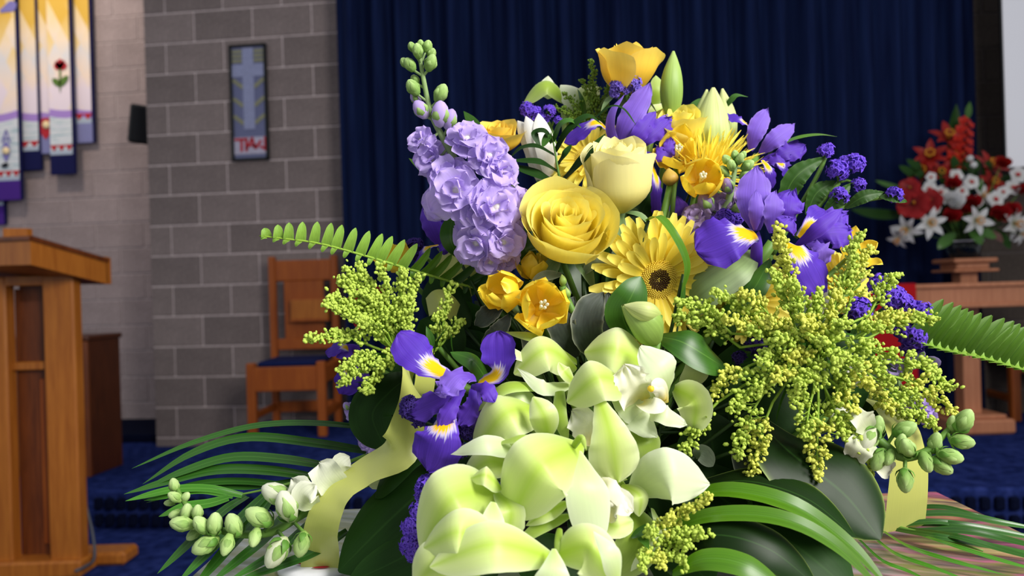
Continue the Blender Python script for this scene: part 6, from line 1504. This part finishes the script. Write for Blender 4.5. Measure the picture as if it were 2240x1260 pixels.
for (u, v, r, ax, l, z) in ((2034, 345, 42, (-.4, .4, .8), 'dark red lily highest at the curtain side of the pedestal flowers', 4.2), (2074, 306, 42, (-.2, .6, .7), 'dark red lily just below the tall gladiolus', 4.22), (2162, 370, 44, (.2, .6, .7), 'dark red lily beside the gladiolus towards the screen', 4.18), (2020, 375, 34, (-.6, .2, .8), 'dark red lily with pale stamens at the outer side', 4.18), (2165, 400, 34, (.2, .2, .9), 'dark red lily below its taller twin near the screen', 4.14), (2090, 345, 36, (0, .5, .8), 'dark red lily at the foot of the gladiolus', 4.2), (2056, 380, 30, (-.2, .3, .9), 'dark red lily between white orchids and curtain', 4.16)):
    blily('red_lily', l, u, v, r, D(*ax), m_redlily, 'red lilies on the pedestal', z, .5, -.1)
def borchid(label, u, v, r, z=4.05):
    c = bl(u, v, z); R = r * z / F; t = thing('white_orchid', label, 'flower', c, 'white orchids on the pedestal'); Mb = mat4((0, 0, 0), D(-.1, .1, 1), D(math.sin(v), math.cos(v), 0))
    ms = [make_mesh('petal', blade([(0, 0, 0), (R, 0, 0)], R * 1.0, (0, 0, 1), 'round', cup=.2, nu=5, nv=7), m_wlily)]
    whorl(t, 'petal', ms, 5, Mb, 0, 0, .1)
    obj('lip', xform(bead((0, 0, R * .12), R * .22, (1, 0, 0), 1.3, 6, 4), Mb), m_red_thread, t, local=True); bstem(t, c)
for (u, v, r, l) in ((2032, 413, 18, 'white orchid upper of the pair beside the big red bloom'), (2058, 420, 17, 'white orchid lower of the pair beside the big red bloom'), (2092, 385, 17, 'white orchid beneath the gladiolus'), (2125, 398, 18, 'white orchid between the red roses and the red lily'), (2104, 418, 17, 'white orchid between the two central red roses'), (2216, 410, 19, 'white orchid at the foot of the white screen'), (2226, 382, 20, 'white orchid in front of the screen edge'), (2178, 436, 20, 'white orchid above the outer red roses'), (2036, 388, 13, 'small white orchid among the dark red lilies'), (2194, 420, 15, 'white orchid between two larger ones near the screen'), (2045, 455, 15, 'white orchid beside the white rose')):
    borchid(l, u, v, r)
def brose(label, u, v, r, mat, z=4.05, ax=(-.1, .3, .9)):
    return rose(label, bl(u, v, z), D(*ax), r * z / F * .8, r * z / F * 1.1, 12, .5, mat, int(u + v), 'roses on the pedestal', sepals=False, end=VT - np.array([0, 0, .05]))
for (u, v, r, mat, l) in ((2082, 406, 18, m_red_pet, 'red rose under the gladiolus'), (2126, 446, 18, m_red_pet, 'red rose above the middle white lily'), (2078, 478, 20, m_red_pet, 'red rose between two white star lilies'), (2182, 474, 24, m_red_pet, 'larger red rose near the screen side lily'), (2210, 462, 18, m_red_pet, 'red rose outermost towards the screen'), (2190, 362, 18, m_redlily, 'red rose beside the dark pier'), (2082, 446, 24, m_wlily, 'white rose in the middle of the pedestal flowers'), (2232, 420, 16, m_red_pet, 'red rose cut by the picture edge'), (2110, 462, 15, m_red_pet, 'small red rose beside the white rose')):
    brose(l, u, v, r, mat)
def bighib(label, u, v, r):
    c = bl(u, v, 4.04); R = r * 4.04 / F; t = thing('red_hibiscus', label, 'flower', c, 'broad red blooms on the pedestal'); Mb = mat4((0, 0, 0), D(-.4, .2, .9))
    ms = [make_mesh('petal', blade([(0, 0, 0), (R, 0, 0)], R * 1.05, (0, 0, 1), 'round', cup=.2, ruf=.08, rf=2, nu=7, nv=8, seed=k), m_red_pet) for k in range(2)]
    whorl(t, 'petal', ms, 5, Mb, 0, 0, .3); obj('stamens', xform(bead((0, 0, R * .2), R * .09, (0, 0, 1), 3, 6, 4), Mb), m_pollen, t, local=True); bstem(t, c)
for (u, v, r, l) in ((1998, 446, 40, 'broad red bloom largest beside the curtain'), (2035, 440, 30, 'broad red bloom next to the white rose'), (1990, 412, 26, 'broad red bloom above the largest one'), (1975, 430, 22, 'broad red bloom outermost at the curtain side')):
    bighib(l, u, v, r)
t = thing('gladiolus', 'tall red gladiolus spike rising from the pedestal flowers', 'flower', bl(2092, 380, 4.2))
obj('stem', tube([VT, bl(2100, 380, 4.2), bl(2108, 300, 4.2), bl(2122, 230, 4.2)], [.007, .006, .004, .002], 6, 20), m_stem_d, t)
for k in range(13):
    f = k / 12; u = 2092 + 22 * f + (12 if k % 2 else -12) * (1 - .5 * f); v = 375 - 110 * f; R = (24 - 12 * f) * 4.18 / F; c = bl(u, v, 4.17)
    b = obj('floret', bead(c, R * .35, D(0, .3, 1), 1.2), m_salmon, t); m = mat4(Vector(c - origin(t)), D(.5 if k % 2 else -.5, .4, .8))
    me = make_mesh('petal', blade([(0, 0, 0), (R, 0, 0)], R * .8, (0, 0, 1), 'round', cup=.3, ruf=.1, rf=2, nu=5, nv=7, seed=k), m_salmon)
    for j in range(5): inst('petal', me, b, m @ Matrix.Rotation(j * 1.2566, 4, 'Z') @ Matrix.Rotation(-.5, 4, 'Y'))
obj('tip_leaf', blade([bl(2116, 262, 4.19), bl(2122, 222, 4.19)], .04, D(0, 0, 1), 'lance', nu=5, nv=8), m_leaf, t)
for k, (pp, w, mt, l) in enumerate((([(2100, 440, 4.25), (2088, 350, 4.25), (2092, 228, 4.25)], 34, m_leaf_d, 'tall dark leaf standing behind the gladiolus'), ([(2000, 470, 4.15), (1920, 468, 4.1), (1862, 458, 4.1)], 26, m_leaf_d, 'long dark leaf reaching over the curtain'),
   ([(2090, 510, 4.05), (2065, 530, 4.0), (2052, 545, 4.0)], 24, m_leaf, 'green leaf hanging below the white star lilies'), ([(2120, 505, 4.02), (2140, 520, 3.98), (2148, 535, 3.98)], 24, m_leaf, 'green leaf hanging beside the vase'), ([(2130, 500, 4.02), (2160, 510, 3.98), (2180, 520, 3.98)], 22, m_leaf, 'green leaf spreading beside the vase'), ([(2150, 505, 4.05), (2180, 515, 4.0), (2195, 530, 4.0)], 18, plain('bronze_leaf', '#5a3a34', .5, .3), 'bronze leaf among the lower leaves'), ([(2180, 500, 4.06), (2200, 525, 4.02), (2210, 545, 4.02)], 20, m_leaf_d, 'dark leaf drooping towards the screen'), ([(2140, 430, 4.1), (2145, 405, 4.08), (2148, 390, 4.08)], 10, m_leaf, 'small upright leaf among the white orchids'), ([(2000, 420, 4.15), (1945, 405, 4.1), (1915, 395, 4.1)], 14, m_leaf, 'thin leaf above the broad red blooms'))):
    t = thing('pedestal_leaf', l, 'leaf', P(*pp[0])); obj('blade', pb(pp, w, (-.1, .4, 1), prof='oval', nu=5, nv=12, crease=.15), mt, t); obj('stalk', tube([P(*pp[0]), VT], .003, 5, 3), m_stem_d, t)
for k in range(34):   # foliage bed of the pedestal arrangement
    rs2 = np.random.RandomState(900 + k); u, v = 2100 + rs2.uniform(-110, 110), 440 + rs2.uniform(-70, 70); c = bl(u, v, 4.16)
    t = thing('pedestal_leaf', 'dark leaf deep inside the red and white pedestal flowers', 'leaf', c, 'dark leaves inside the pedestal flowers')
    obj('blade', blade([c, (c + bl(u, v - 30, 4.1)) / 2, c + unit(c - VT + rnd_dir(rs2) * .05) * .1], .05, D(0, .3, 1), 'oval', nu=5, nv=8), m_leaf_d, t); obj('stalk', tube([c, VT], .003, 5, 3), m_stem_d, t)
for (u, v, l) in ((2122, 347, 'upper small white ball bloom beside the gladiolus'), (2130, 361, 'lower small white ball bloom beside the gladiolus')):
    c = bl(u, v, 4.05); t = thing('ball_bloom', l, 'flower', c); obj('bloom', bead(c, .017, (0, 0, 1), 1, 12, 8), m_wlily, t); bstem(t, c)
